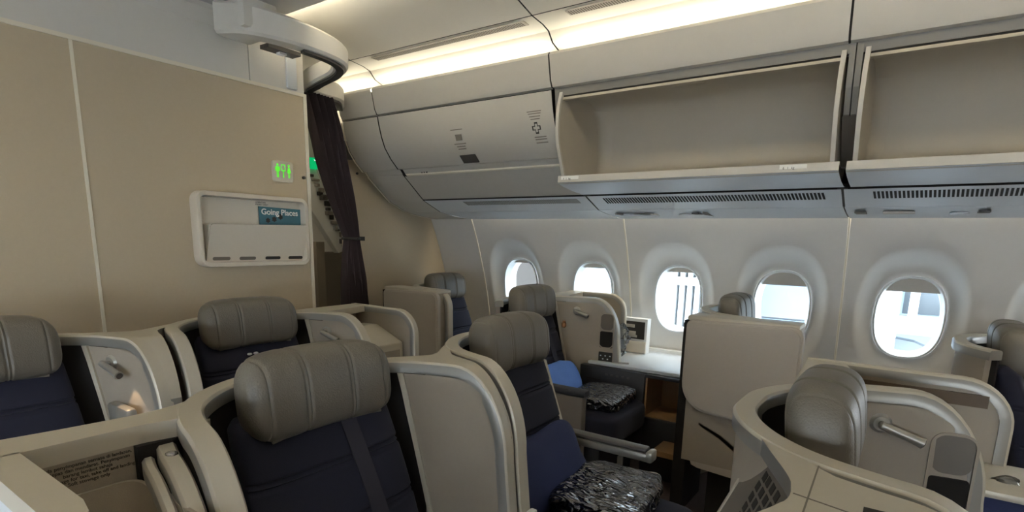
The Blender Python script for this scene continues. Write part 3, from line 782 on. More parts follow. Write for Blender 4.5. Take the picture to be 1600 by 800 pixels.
def rim_mesh(name, pth, parent, wi=0.048, hh=0.034, closed_mats=True):
    P = []
    for i, (p, n) in enumerate(pth):
        t = (pth[min(i+1, len(pth)-1)][0]-pth[max(i-1, 0)][0]).normalized()
        b = t.cross(n).normalized()
        if b.z < -0.01 or (abs(b.z) <= 0.01 and b.x < 0): b = -b     # outward (up / forward)
        a = wi/2
        P.append([p+n*u+b*v for u, v in ((-a, -hh), (-a, -0.006), (-a+0.005, 0), (a-0.005, 0), (a, -0.006), (a, -hh))])
    nv = 6; midx = []
    for i in range(len(P)-1):
        for j in range(nv): midx.append(0 if j in (1, 2, 3) else 1)
    midx += [1, 1]
    return grid(name, P, None, parent, cv=True, capu=True, smooth=40, mats=['rim', 'rim_side_shade'], midx=midx)
def sheet(name, cols, m, parent, off, thick):
    """cols: list of (plan point, inward normal, zbottom, ztop); solid sheet"""
    P = []
    for p, n, z0, z1 in cols:
        a = p+n*off; b = p+n*(off+thick)
        P.append([Vector((a.x, a.y, z0)), Vector((a.x, a.y, z1)), Vector((b.x, b.y, z1)), Vector((b.x, b.y, z0))])
    return grid(name, P, m, parent, cv=True, capu=True, smooth=40)
def joined_path(hl, hr, zl, zr):
    a = hl.path3(zl); b = hr.path3(zr)
    return a[::-1]+b[1:]
def wing_cols(h, xa, xb_, n, z0, drop):
    out = []
    for k in range(n+1):
        x = lerp(xa, xb_, k/n); p, t, nn = h.frame(max(x, 1e-4)); out.append((p, nn, z0, h.top(x)-drop))
    return out
def on_wing(h, x, z, off):
    p, t, n = h.frame(x); return Vector((p.x, p.y, z))+n*off, t, n
def reading_light(parent, h, x, z, lit=False, dirz=-0.35):
    o_, t, n = on_wing(h, x, z, 0.022)
    rl = bpy.data.objects.new('reading_light', None); col.objects.link(rl); rl.parent = parent
    base = Vector(parent.location)
    tube('base_disc', [o_-n*0.006, o_+n*0.004, o_+n*0.010], [0.026, 0.025, 0.018], 'arm_metal', rl, 16)
    e = o_+n*0.032
    tube('stem', [o_, o_+n*0.02, e+t*0.006], 0.008, 'chrome', rl, 10)
    d = (t+Vector((0, 0, dirz))+n*0.15).normalized()
    tube('lamp_head', [e-d*0.012, e-d*0.008, e+d*0.07, e+d*0.085, e+d*0.086], [0.006, 0.010, 0.0115, 0.014, 0.011], 'arm_metal', rl, 14)
    tube('lamp_lens', [e+d*0.086, e+d*0.088], 0.010, 'dark_grey', rl, 12)
    return e+d*0.09, d
def rr_plate(name, o_, t, up, n, w_, h_, r_, m, parent, depth=0.004, hole=None):
    pts = rrect(w_, h_, r_, 5)
    f = lambda q, d: o_+t*q[0]+up*q[1]+n*d
    if hole:
        i_ = rrect(w_-2*hole, h_-2*hole, max(r_-hole, 0.003), 5)
        loops = [[f(q, 0) for q in pts], [f(q, depth) for q in pts], [f(q, depth) for q in i_], [f(q, 0) for q in i_]]
        return grid(name, loops, m, parent, cv=True, smooth=30)
    V = [f(q, 0) for q in pts]+[f(q, depth) for q in pts]; k = len(pts)
    return W(name, V, [tuple(range(k, 2*k))]+[(i, (i+1) % k, k+(i+1) % k, k+i) for i in range(k)], m, parent)
UP = Vector((0, 0, 1))
def suite_shell(xb, yc, left, right, label, light=None, pocket=None, length=0.465, zl=0.66, zr=0.66, lit=False, plain=()):
    """left/right: True = full privacy wing, False = shell stops beside the headrest"""
    th = thing('suite_shell', label, 'seat shell', (xb+0.1, yc, FLOOR), 'privacy shells around the seats')
    hl = Half(xb, yc, -1, left, length); hr = Half(xb, yc, 1, right, length)
    rim_mesh('rim', joined_path(hl, hr, zl, zr), th)
    cols = wing_cols(hl, hl.pl[-1].x-0.012, 0.001, 26, FLOOR if not left else 0.40, 0.02)
    cols += wing_cols(hr, 0.001, hr.pl[-1].x-0.012, 26, FLOOR if not right else 0.40, 0.02)[1:]
    sheet('shell_wall', cols, 'shell', th, -0.016, 0.022)
    for h, on in ((hl, left), (hr, right)):
        xe = 0.155 if on else h.pl[-1].x
        sheet('dark_liner', wing_cols(h, 0.001, xe+0.05 if on else xe, 14, 0.45, 0.034), 'liner', th, 0.008, 0.008)
        if on:
            # front beige panel with slanting trim edge
            P = []; nx = 12; nz = 12; Lx = h.L-0.012
            for i in range(nx+1):
                row = []
                for j in range(nz+1):
                    tz = j/nz
                    for _ in range(2):
                        z_guess = lerp(0.68, ZT-0.036, tz); xa = 0.135+(ZT-z_guess)*0.20
                        x = lerp(xa, Lx, i/nx); z = lerp(0.68+0.06*(1-i/nx)*0, h.top(x)-0.036, tz)
                    p, t, n = h.frame(x)
                    dish = 0.020+0.006*math.sin(math.pi*i/nx)-0.008*math.sin(math.pi*min(1, i/nx*2.2))*0
                    row.append(Vector((p.x, p.y, z))+n*dish)
                P.append(row)
            grid('side_panel', P, 'shell', th, smooth=50)
            rows = []
            for j in range(9):
                z = lerp(0.67, ZT-0.034, j/8); x = 0.135+(ZT-z)*0.20
                a_, t, n = h.frame(x-0.006); b_, t, n = h.frame(x+0.007)
                rows.append([Vector((a_.x, a_.y, z))+n*0.017, Vector((a_.x, a_.y, z))+n*0.029, Vector((b_.x, b_.y, z))+n*0.029, Vector((b_.x, b_.y, z))+n*0.017])
            grid('panel_trim', rows, 'rim', th, cv=True, capu=True, smooth=40)
    lampinfo = None
    if light: 
        h = hl if light == 'L' else hr
        lampinfo = reading_light(th, h, 0.235*length/0.465, 1.055, lit)
    if pocket:
        h = hl if pocket == 'L' else hr
        xm = length-0.074
        o_, t, n = on_wing(h, xm, 0.945, 0.024)
        rr_plate('pocket_frame', o_+UP*0.0, t, UP, n, 0.094, 0.215, 0.032, 'shell', th, 0.007, hole=0.006)
        rr_plate('pocket_back', o_+UP*0.055-n*0.001, t, UP, n, 0.080, 0.10, 0.026, 'shell_dark', th, 0.003)
        rr_plate('pocket_net', o_-UP*0.055-n*0.001, t, UP, n, 0.080, 0.100, 0.008, 'liner', th, 0.007)
        rr_plate('control_panel', o_-UP*0.175, t, UP, n, 0.088, 0.085, 0.004, 'ink', th, 0.004)
        for k in range(5):
            rr_plate('control_key', o_-UP*(0.155+0.02*(k % 2))+t*(-0.03+0.015*k)+n*0.003, t, UP, n, 0.009, 0.007, 0.002, 'bin_grey', th, 0.002)
    return th, hl, hr, lampinfo
def hook(parent, h):
    p, t, n = h.frame(h.L)
    o_ = Vector((p.x+0.035, p.y, 0.69))
    rbox('latch_hook', o_.x-0.008, o_.x+0.014, o_.y-0.018, o_.y+0.014, 0.675, 0.735, 'white_plastic', parent, 0.006)
    tube('latch_pin', [o_+Vector((-0.01, 0, -0.01)), o_+Vector((0.02, -0.01, -0.03))], 0.008, 'white_plastic', parent, 8)

def headrest(parent, xb, yc, m='leather', zc=1.126, half_w=0.198, lean=0.12):
    P = []
    nu, nv = 130, 44
    for i in range(nu+1):
        u = -1+2*i/nu
        s = (1-abs(u)**7)**(1/2.6) if abs(u) < 1 else 0
        sh = (1-abs(u)**7)**(1/2.4) if abs(u) < 1 else 0
        g = 0.0
        for c_ in (-0.80, -0.36, -0.31, 0.27, 0.32, 0.80): g += math.exp(-((u-c_)/0.016)**2)
        row = []
        for j in range(nv):
            a = 2*math.pi*j/nv
            ca, sa = spow(math.cos(a), 0.70), spow(math.sin(a), 0.56)
            x = 0.060*ca*s*(1-0.075*g)+0.012*max(0, ca)*(1-u*u)
            z = 0.096*sa*sh*(1-0.030*g)
            # fuller roll on the top, wing-like sides turned forward
            x += 0.018*abs(u)**3
            z -= 0.010*(abs(u)**2)*(1 if sa < 0 else 0.6)
            zz = zc+z
            row.append((xb+0.145+x-lean*z, yc+half_w*u, zz))
        P.append(row)
    h = grid('headrest', P, m, parent, cv=True, smooth=60)
    # piping under the lower edge
    pts = []
    for i in range(14, nu-13):
        u = -1+2*i/nu; pts.append((xb+0.145+0.046+0.018*abs(u)**3, yc+half_w*u*0.985, zc-0.086-0.010*u*u))
    tube('piping', pts, 0.004, 'ink_soft', h, 6)
    return h
def seat(xb, yc, label, recl=0.0, belt=True, cushion=True, arm=None, side_trim=None, tag_white=False):
    th = thing('airline_seat', label, 'seat', (xb+0.5, yc, FLOOR), 'navy seats with grey leather headrests')
    # backrest: cross sections up a leaning spine
    P = []; n = 150; nv = 40
    z0, z1 = 0.50, 1.085
    for i in range(n+1):
        f = i/n; z = lerp(z0, z1, f); xc = lerp(0.275, 0.120, f)+0.02*math.sin(math.pi*f)
        hw = lerp(0.243, 0.205, f**1.3); hd = lerp(0.060, 0.045, f)
        e = min(1, min(f, 1-f)/0.05)**0.5
        g = 0
        for zz in (0.66, 0.672, 0.80, 0.812, 0.935, 0.947): g += math.exp(-((z-zz)/0.004)**2)
        row = []
        for j in range(nv):
            a = 2*math.pi*j/nv
            row.append((xb+xc+hd*spow(math.cos(a), 0.55)*e-0.011*g*max(0, math.cos(a))**0.5, yc+(hw-0.004*g)*spow(math.sin(a), 0.42)*(0.9+0.1*e), z))
        P.append(row)
    grid('backrest', P, 'navy', th, cv=True, capu=True, smooth=60)
    headrest(th, xb, yc)
    if belt:
        P = []
        for i in range(25):
            f = i/24; z = lerp(0.52, 1.04, f); ff_ = (z-z0)/(z1-z0)
            xc = lerp(0.275, 0.120, ff_)+0.02*math.sin(math.pi*ff_)+lerp(0.060, 0.045, ff_)+0.002
            yy = yc+lerp(0.115, 0.055, f)
            P.append([(xb+xc, yy-0.024, z), (xb+xc+0.004, yy-0.023, z), (xb+xc+0.004, yy+0.023, z), (xb+xc, yy+0.024, z)])
        grid('shoulder_belt', P, 'belt', th, cv=True, capu=True, smooth=40)
    if cushion:
        sell('seat_cushion', (xb+0.55, yc, 0.515), (0.27, 0.245, 0.085), (0.35, 0.3), 'navy', th)
        rbox('seat_base', xb+0.26, xb+0.74, yc-0.22, yc+0.22, FLOOR, 0.46, 'charcoal', th, 0.02)
    if arm:
        ya = yc+arm*0.335
        rbox('armrest_body', xb+0.16, xb+0.575, ya-0.028, ya+0.028, 0.668, 0.703, 'arm_metal', th, 0.010)
        ap = rbox('armrest_pad', xb+0.20, xb+0.565, ya-0.025, ya+0.025, 0.702, 0.720, 'arm_pad', th, 0.008)
        rbox('armrest_end', xb+0.565, xb+0.592, ya-0.030, ya+0.030, 0.668, 0.713, 'arm_metal', th, 0.010)
        rbox('armrest_post', xb+0.445, xb+0.465, ya-0.010, ya+0.010, 0.40, 0.66, 'arm_metal', th, 0.005)
        rbox('armrest_side', xb+0.20, xb+0.50, ya-0.012, ya+0.012, 0.20, 0.50, 'charcoal', th, 0.006)
    if side_trim:
        ys = yc+side_trim*0.222
        pts = [(xb+0.150, 1.02), (xb+0.166, 1.02), (xb+0.272, 0.735), (xb+0.31, 0.722), (xb+0.31, 0.706), (xb+0.262, 0.706)]
        prism('side_trim', pts, 'y', ys-0.008, ys+0.008, 'rim', th)
    if tag_white:
        for dy in (-0.013, 0.013):
            sell('headset_clip', (xb+0.215, yc-0.03+dy, 1.004), (0.006, 0.010, 0.005), (0.8, 0.8), 'white_plastic', th, 8, 12)
    return th
def top_plate(name, hL, hR, parent_label, slot=True):
    """Y shaped top between the two shells of a centre pair"""
    xb = hL.xb
    th = thing('divider_top', parent_label, 'console top', (xb+0.15, (hL.yc+hR.yc)/2, 0.6), 'tops between the paired seats')
    P = []
    xs = [0.045+0.012*k for k in range(35)]
    xs = [x for x in xs if x < hL.L-0.004]
    def rear(u):      # bay: rear boundary local x as function of u in 0..1 across the gap
        return 0.05+0.105*math.sin(math.pi*u)**0.8
    # grid across u, along from rear(u) to front
    nu, nx = 24, 30
    top, bot = [], []
    for i in range(nu+1):
        u = i/nu; rt, rb = [], []
        for j in range(nx+1):
            s = j/nx
            x = lerp(rear(u), hL.L-0.006, s)
            yl = hL.yc+half_y(x)+0.012; yr = hR.yc-half_y(x)-0.012
            if slot and x > 0.15: yr -= 0.014+0.022*min(1, (x-0.15)/0.05)
            yr = max(yr, yl+0.002)
            z = hL.top(x)-0.002
            y = lerp(yl, yr, u)
            rt.append((xb+x, y, z)); rb.append((xb+x, y, z-0.03))
        top.append(rt); bot.append(rb)
    V = [p for r in top for p in r]+[p for r in bot for p in r]
    k = (nx+1); N = (nu+1)*k; F = []
    idx = lambda a, b, l: l*N+a*k+b
    mi = []
    for a in range(nu):
        for b in range(nx):
            F.append((idx(a,b,0), idx(a+1,b,0), idx(a+1,b+1,0), idx(a,b+1,0))); mi.append(0)
            F.append((idx(a,b,1), idx(a,b+1,1), idx(a+1,b+1,1), idx(a+1,b,1))); mi.append(1)
        F.append((idx(a,0,0), idx(a,0,1), idx(a+1,0,1), idx(a+1,0,0))); mi.append(1)
        F.append((idx(a,nx,0), idx(a+1,nx,0), idx(a+1,nx,1), idx(a,nx,1))); mi.append(1)
    for b in range(nx):
        F.append((idx(0,b,0), idx(0,b+1,0), idx(0,b+1,1), idx(0,b,1))); mi.append(1)
        F.append((idx(nu,b,0), idx(nu,b,1), idx(nu,b+1,1), idx(nu,b+1,0))); mi.append(1)
    W('plate', V, F, None, th, smooth=40, mats=['rim', 'rim_side_shade'], midx=mi)
    # bay wall below
    P = []
    for i in range(nu+1):
        u = i/nu; x = rear(u)+0.012
        yl = hL.yc+half_y(rear(u)); yr = hR.yc-half_y(rear(u))
        P.append([(xb+x, lerp(yl, yr, u), 0.30), (xb+x, lerp(yl, yr, u), ZT-0.03)])
    grid('bay_wall', P, 'shell_dark', th, smooth=60)
    return th, rear

# ---- centre rows
ROW = {1: -2.33, 2: -1.28, 3: -0.25}
YA, YBB, YCC, YD, YG, YK = 0.80, 1.60, 1.235, 0.40, 1.30, 0.36
sh_d, d_l, d_r, lampD = suite_shell(ROW[1], YD, False, True, 'privacy shell with reading light beside the seat at the far left', light='R', lit=True, pocket=None)
sh_c, c_l, c_r, _ = suite_shell(ROW[1], YCC, True, True, 'privacy shell around the seat below the wall pocket', light='R')
sh_a, a_l, a_r, _ = suite_shell(ROW[2], YA, True, True, 'privacy shell around the large foreground seat')
sh_b, b_l, b_r, _ = suite_shell(ROW[2], YBB, True, False, 'privacy shell around the seat with the dark pillow, beside the aisle')
sh_k, k_l, k_r, _ = suite_shell(ROW[3], YK, False, True, 'privacy shell at the bottom edge beside the turned headrest')
sh_g, g_l, g_r, _ = suite_shell(ROW[3], YG, True, True, 'privacy shell with reading light and pocket around the turned headrest at lower right', light='R', pocket='R')
hook(sh_b, b_l); hook(sh_g, g_r)
for hL, hR, lb in ((d_r, c_l, 'beige divider top between the two seats against the bulkhead'), (a_r, b_l, 'beige divider top between the foreground seat and the aisle seat'), (k_r, g_l, 'beige divider top beside the turned headrest at lower right')):
    dtop, _r = top_plate('divider_top', hL, hR, lb)
seat(ROW[1], YD, 'navy seat with grey headrest cut by the left edge of the photo', belt=False, tag_white=True)
seat(ROW[1], YCC, 'navy seat with grey headrest below the wall pocket', belt=False, tag_white=True)
seat(ROW[2], YA, 'large navy seat with grey headrest in the centre foreground')
seat(ROW[2], YBB, 'navy aisle seat with armrest, dark pillow and wrapped blanket', belt=False, arm=1, side_trim=1)
seat(ROW[3], YG, 'navy seat whose grey headrest is seen from the side at lower right', belt=False)

# console between wing and aisle: side panel with rounded front corner
def console_panel(th, xb, y, ylo, sgn, xa, xe, zb, zt=ZT, rr=0.12, t=0.022):
    """upright panel in the x-z plane at y with a rim following its top and front edge"""
    pts = [(xa, zb), (xa, zt-0.02)]
    for k in range(9):
        a = math.pi/2*k/8; pts.append((xe-rr+rr*math.sin(a)-0.012, zt-0.02-rr+rr*math.cos(a)))
    pts.append((xe-0.012, zb))
    prism('aisle_panel', pts, 'y', y-t/2, y+t/2, 'shell', th)
    pth = []
    nrm = Vector((0, 1, 0))
    pth += [[Vector((lerp(xa, xe-rr, k/4), y, zt)), nrm] for k in range(5)]
    for k in range(1, 10):
        a = math.pi/2*k/9; pth.append([Vector((xe-rr+rr*math.sin(a), y, zt-rr+rr*math.cos(a))), nrm])
    pth += [[Vector((xe, y, lerp(zt-rr, zb, k/3))), nrm] for k in range(1, 4)]
    rim_mesh('panel_rim', pth, th, 0.034, 0.03)
def rear_plate(th, h, y1, xb, sg):
    """flat top between shell and the aisle panel at the rear of the console"""
    pts = []
    for k in range(9):
        x = lerp(0.05, 0.20, k/8); pts.append((xb+x, h.yc+h.sg*(half_y(x)+0.012)))
    pts += [(xb+0.13, y1), (xb+0.03, y1)]
    prism('rear_top', pts, 'z', ZT-0.032, ZT-0.002, 'rim', th)
# C console
def side_console(xb, h, ypan, label, navy=False, zfloor=0.98, length=0.48):
    th = thing('side_console', label, 'console', (xb+0.2, ypan-h.sg*0.12, FLOOR), 'consoles beside the seats')
    sg = h.sg
    console_panel(th, xb, ypan, None, sg, xb+0.03, xb+length, 0.45 if not navy else 0.60)
    rear_plate(th, h, ypan, xb, sg)
    y0 = h.yc+sg*0.385; ya, yb_ = sorted((y0, ypan-sg*0.012))
    boxes('rear_wall', [(xb+0.04, xb+0.06, min(h.yc+sg*0.2, ypan), max(h.yc+sg*0.2, ypan), FLOOR, ZT-0.02)], 'shell', th)
    if not navy:
        prism('storage_cover', [(xb+0.12, 0.7), (xb+0.12, 1.05), (xb+0.22, 1.055), (xb+0.40, 0.985), (xb+0.405, 0.7)], 'y', ya, yb_, 'rim', th, bev=0.006)
        rbox('storage_door', xb+0.405, xb+0.41, ya+0.02, yb_-0.03, 0.76, 0.955, 'shell', th, 0.002)
        boxes('console_base', [(xb+0.10, xb+0.46, ya, yb_, FLOOR, 0.75)], 'shell', th)
    else:
        boxes('recess_slot', [(xb+0.13, xb+0.47, ypan-sg*0.014-0.004, ypan-sg*0.014+0.004, 1.064, 1.098)], 'brown_slot', th)
        rbox('shelf', xb+0.06, xb+0.62, ya, yb_+0.02, 0.895, 0.915, 'rim', th, 0.006)
        rbox('navy_box', xb+0.08, xb+0.62, ya+0.02, yb_, 0.60, 0.892, 'pillow', th, 0.01)
        boxes('console_base', [(xb+0.08, xb+0.60, ya, yb_, FLOOR, 0.60)], 'shell', th)
    return th
side_console(ROW[1], c_r, YCC+0.63, 'beige side console right of the seat below the wall pocket')
side_console(ROW[3], g_r, YG+0.62, 'beige side console with brown slot behind the turned headrest', navy=True, length=0.53)
# vent panel in the bay left of G
vp = thing('bay_vent_panel', 'grey panel with rows of vent slots at the back of the lower right shell', 'vent panel', (-0.16, 0.9, 0.8))
def vent_bay():
    o_ = Vector((-0.2, 1.123, 1.07)); u = Vector((0.105, -0.29, 0)).normalized(); v = Vector((-0.05, -0.013, -0.13)).normalized(); n = u.cross(v).normalized()
    if n.x > 0: n = -n
    f = lambda a, b, d=0: o_+u*a+v*b+n*d
    pl = [(0, 0), (0.054, -0.024), (0.11, -0.036), (0.183, -0.040), (0.234, -0.037), (0.285, -0.02), (0.285, 0.40), (-0.015, 0.40)]
    k = len(pl)
    W('plate', [f(a, b) for a, b in pl]+[f(a, b, -0.012) for a, b in pl], [tuple(range(k)), tuple(range(k, 2*k))[::-1]]+[(i, (i+1) % k, k+(i+1) % k, k+i) for i in range(k)], 'shell_dark', vp)
    V, F = [], []
    for c_ in range(4):
        for r_ in range(9):
            a = 0.095+c_*0.033; b = -0.016-0.002*c_+r_*0.0235
            if c_ == 0 and r_ == 0: a += 0.006
            o2_ = len(V)
            for d in (0.0012, -0.004):
                V += [f(a, b, d), f(a+0.020, b, d), f(a+0.020, b+0.0165, d), f(a, b+0.0165, d)]
            F += [(o2_, o2_+1, o2_+2, o2_+3)]+[(o2_+q, o2_+(q+1) % 4, o2_+4+(q+1) % 4, o2_+4+q) for q in range(4)]
    W('vent_slots', V, F, 'gap', vp)['kind'] = 'stuff'
    ed = [(0.0, 0.0), (-0.015, 0.40), (-0.023, 0.40), (-0.008, -0.004)]
    W('bright_edge', [f(a, b, 0.003) for a, b in ed]+[f(a, b, -0.01) for a, b in ed], [(0, 1, 2, 3), (4, 7, 6, 5), (0, 4, 5, 1), (1, 5, 6, 2), (2, 6, 7, 3), (3, 7, 4, 0)], 'rim', vp)
vent_bay()
ps = dtop
def seam_line(p, q, wd_=0.0012):
    p, q = Vector(p), Vector(q); d_ = (q-p).normalized(); n_ = Vector((-d_.y, d_.x, 0))*wd_
    W('joint_line', [v_+Vector((0, 0, z_)) for z_ in (ZT-0.003, ZT-0.0012) for v_ in (p-n_, q-n_, q+n_, p+n_)], [(0, 3, 2, 1), (4, 5, 6, 7), (0, 1, 5, 4), (1, 2, 6, 5), (2, 3, 7, 6), (3, 0, 4, 7)], 'ink_soft', ps)
seam_line((-0.076, 0.965, 0), (-0.07, 0.70, 0)); seam_line((-0.092, 0.83, 0), (0.02, 0.80, 0))
boxes('slot', [(-0.008, 0.10, 0.826, 0.842, ZT-0.004, ZT-0.0008)], 'gap', ps)
# centre console between A and B
cc = thing('centre_console', 'dark console with beige tray lid between the foreground seat and the aisle seat', 'console', (-0.7, 1.2, FLOOR))
rbox('body', -1.10, -0.34, 1.085, 1.315, FLOOR, 0.655, 'charcoal', cc, 0.012)
rbox('lid', -0.98, -0.62, 1.10, 1.30, 0.653, 0.668, 'arm_pad', cc, 0.006)
rbox('beige_strip', -0.80, -0.36, 1.19, 1.30, 0.667, 0.680, 'rim', cc, 0.005)
rbox('tray_lid', -0.66, -0.38, 1.27, 1.44, 0.672, 0.690, 'rim', cc, 0.008)

# A console with open compartment
ac = thing('side_console', 'open storage console with printed notice left of the foreground seat', 'console', (-1.0, 0.3, FLOOR), 'consoles beside the seats')
yo, yi = 0.195, 0.395
pts = [(-1.285, yo), (-1.285, 0.66)]
rear = [(ROW[2]+x, YA-half_y(x)-0.01) for x in (0.03, 0.06, 0.1, 0.14, 0.18, 0.21)]
prism('rear_top', [(p.x, p.y) for p in catmull([(-1.185, yo-0.01, 0), (-1.163, 0.33, 0), (-1.157, 0.451, 0), (-1.185, 0.537, 0), (-1.232, 0.613, 0), (-1.262, 0.64, 0)], 6)]+rear[:]+[(-1.085, 0.40), (-1.085, yo-0.01)], 'z', ZT-0.035, ZT-0.001, 'rim', ac)
prism('side_flange', [(-1.09, yo-0.01), (-1.09, 0.232), (-0.83, 0.232), (-0.79, 0.225), (-0.775, 0.205), (-0.78, yo-0.01)], 'z', ZT-0.035, ZT-0.001, 'rim', ac)
boxes('outer_wall', [(-1.178, -0.785, yo-0.006, yo+0.012, FLOOR, ZT-0.033)], 'ledge', ac)  # paler, bluish colour paints daylight onto this side of the console
boxes('inner_side', [(-1.09, -0.785, 0.214, 0.230, 0.85, ZT-0.034)], 'shell', ac)
boxes('notice_wall', [(-1.105, -1.087, 0.23, 0.41, 0.85, ZT-0.034)], 'shell', ac)
boxes('box_floor', [(-1.087, -0.70, 0.23, 0.40, 0.90, 0.915)], 'shell', ac)
boxes('base', [(-1.15, -0.70, 0.207, 0.40, FLOOR, 0.90)], 'shell', ac)
tr = rrect(0.30, 0.15, 0.03, 5)
lo = [[(-0.93+a, 0.309+b, 1.048) for a, b in tr], [(-0.93+a*0.96, 0.309+b*0.91, 1.048) for a, b in tr], [(-0.93+a*0.90, 0.309+b*0.80, 0.965) for a, b in tr], [(-0.93+a*0.5, 0.309+b*0.4, 0.955) for a, b in tr], [(-0.93, 0.309, 0.955) for a, b in tr]]
grid('tray', lo, 'shell', ac, cv=True, capu=False, smooth=40)
text('notice', 'Tiada penyimpanan semasa di landasan,\nberlepas dan mendarat. Penyimpanan\nbarang lembut sahaja\nNo stowage for taxi, take off and landing\nSoft stowage only', 0.0084, 'ink', (-1.0862, 0.316, 1.0945), (0, 1, 0), (0, 0, 1), ac, align='CENTER', spacing=0.95)
def door_band(name, off, dz, x0, wi):
    pth = []
    base = [(p, n) for p, n in a_l.path3(0.85) if p.x-ROW[2] > x0]
    for p, n in base: pth.append([Vector((p.x, p.y, p.z-dz))-n*off, n])
    return rim_mesh(name, pth, ac, wi, 0.03)
door_band('storage_door_edge', 0.074, 0.058, 0.205, 0.020)
door_band('sliding_door', 0.044, 0.042, 0.20, 0.032)
sheet('dark_wing_side', wing_cols(a_l, 0.20, a_l.L-0.02, 12, 0.8, 0.036), 'liner', ac, -0.0185, 0.002)
sell('door_button', (-1.01, 0.415, 1.0985), (0.012, 0.010, 0.004), (0.8, 1), 'chrome', ac, 8, 14)
boxes('door_recess', [(-1.084, -1.07, 0.385, 0.47, 1.0, 1.105)], 'liner', ac)

# ---- window side
WX = {'F': -2.98, 'E': -1.93, 'H': -0.88, 'I': 0.20}
YE, YF = 2.74, 3.15
sh_e, e_l, e_r, _ = suite_shell(WX['E'], YE, False, True, 'white edged privacy shell with pocket beside the seat with the sunlit blue pillow', light='R', pocket='R', length=0.55)
hook(sh_e, e_r)
sh_f, f_l, f_r, _ = suite_shell(WX['F'], YF, True, False, 'privacy shell around the farthest seat by the aft partition')
sh_h, h_l, h_r, _ = suite_shell(WX['H'], YF, True, False, 'privacy shell with small headrest in front of a window')
sh_i, i_l, i_r, _ = suite_shell(WX['I'], YE, False, True, 'privacy shell at the right edge of the photo below the last window')
seat(WX['E'], YE, 'navy window seat with sunlit blue pillow and wrapped blanket', arm=None)
seat(WX['F'], YF, 'navy farthest seat with grey headrest beside the aft partition', belt=False)
seat(WX['H'], YF, 'seat showing only its small grey headrest in front of a window', belt=False)
seat(WX['I'], YE, 'seat with dark grey headrest cut by the right edge of the photo', belt=False)
# E armrest and aisle side
ea = thing('seat_armrest', 'dark grey armrest with beige side left of the window seat', 'armrest', (-1.35, 2.47, FLOOR))
rbox('armrest_pad', -1.60, -1.245, 2.43, 2.49, 0.700, 0.735, 'charcoal', ea, 0.01)
rbox('side_board', -1.62, -1.26, 2.435, 2.485, FLOOR, 0.70, 'shell_dark', ea, 0.008)
# E console with outer panel
side_console(WX['E'], e_r, 3.42, 'white edged panel and console between the window seat shell and the wall', length=0.45)
# F and H aisle side consoles
def aisle_console(xb, h, label):
    th = thing('aisle_console', label, 'console', (xb+0.3, 2.72, FLOOR), 'consoles on the aisle side of window seats')
    xa, xe = xb+0.05, xb+0.555
    pts = []
    for cx, cz, r_, a0 in ((xe-0.05, ZT-0.055, 0.05, 0), (xa+0.03, ZT-0.045, 0.03, 90), (xa+0.14, 0.82, 0.14, 180)):
        for k in range(9):
            a = R(a0+90*k/8); pts.append((cx+r_*math.cos(a), cz+r_*math.sin(a)))
    pts.append((xe, 0.665))
    prism('outer_panel', pts, 'y', 2.632, 2.662, 'console_shell', th, bev=0.006)
    i_ = [(lerp((xa+xe)/2, p[0], 0.955), lerp(0.91, p[1], 0.955)) for p in pts]
    prism('inset_panel', i_, 'y', 2.628, 2.64, 'console_shell', th, bev=0.003)
    prism('rear_edge', [(xa-0.012, ZT-0.02), (xa+0.004, ZT-0.02), (xa+0.004, 0.78), (xa-0.012, 0.78)], 'y', 2.64, 2.69, 'liner', th)
    rbox('top', xa, xe-0.02, 2.64, 2.785, ZT-0.02, ZT+0.004, 'rim', th, 0.008)
    boxes('body', [(xa+0.02, xe-0.02, 2.66, 2.78, 0.42, ZT-0.015)], 'shell', th)
    prism('lower_panel', [(xa+0.05, 0.70), (xe+0.05, 0.70), (xe+0.05, 0.36), (xa+0.10, 0.39), (xa+0.07, 0.40), (xa+0.055, 0.44)], 'y', 2.665, 2.68, 'console_shell', th)
    prism('pull_recess', [(xa+0.09, 0.625), (xa+0.20, 0.58), (xa+0.30, 0.515), (xa+0.30, 0.49), (xa+0.19, 0.565), (xa+0.09, 0.613)], 'y', 2.660, 2.668, 'shell_dark', th)
    boxes('plinth', [(xa+0.14, xe+0.3, 2.72, 2.80, FLOOR, 0.42)], 'gap', th)
    boxes('rear_post', [(xa-0.03, xa+0.03, 2.69, 3.0, FLOOR, ZT-0.04)], 'liner', th)
    return th
aisle_console(WX['H'], h_l, 'tall beige rounded console in the middle, its back to the aisle')
fcon = aisle_console(WX['F'], f_l, 'beige rounded console in front of the aft partition')
pth = []
nrm = Vector((0, 1, 0))
for k in range(5): pth.append([Vector((lerp(-2.62, -2.52, k/4), 2.73, ZT+0.008)), nrm])
for k in range(1, 10):
    a = math.pi/2*k/9; pth.append([Vector((-2.52+0.12*math.sin(a), 2.73, ZT+0.008-0.12+0.12*math.cos(a))), nrm])
pth.append([Vector((-2.395, 2.73, 0.6)), nrm])
rim_mesh('front_rim', pth, fcon, 0.05, 0.03)
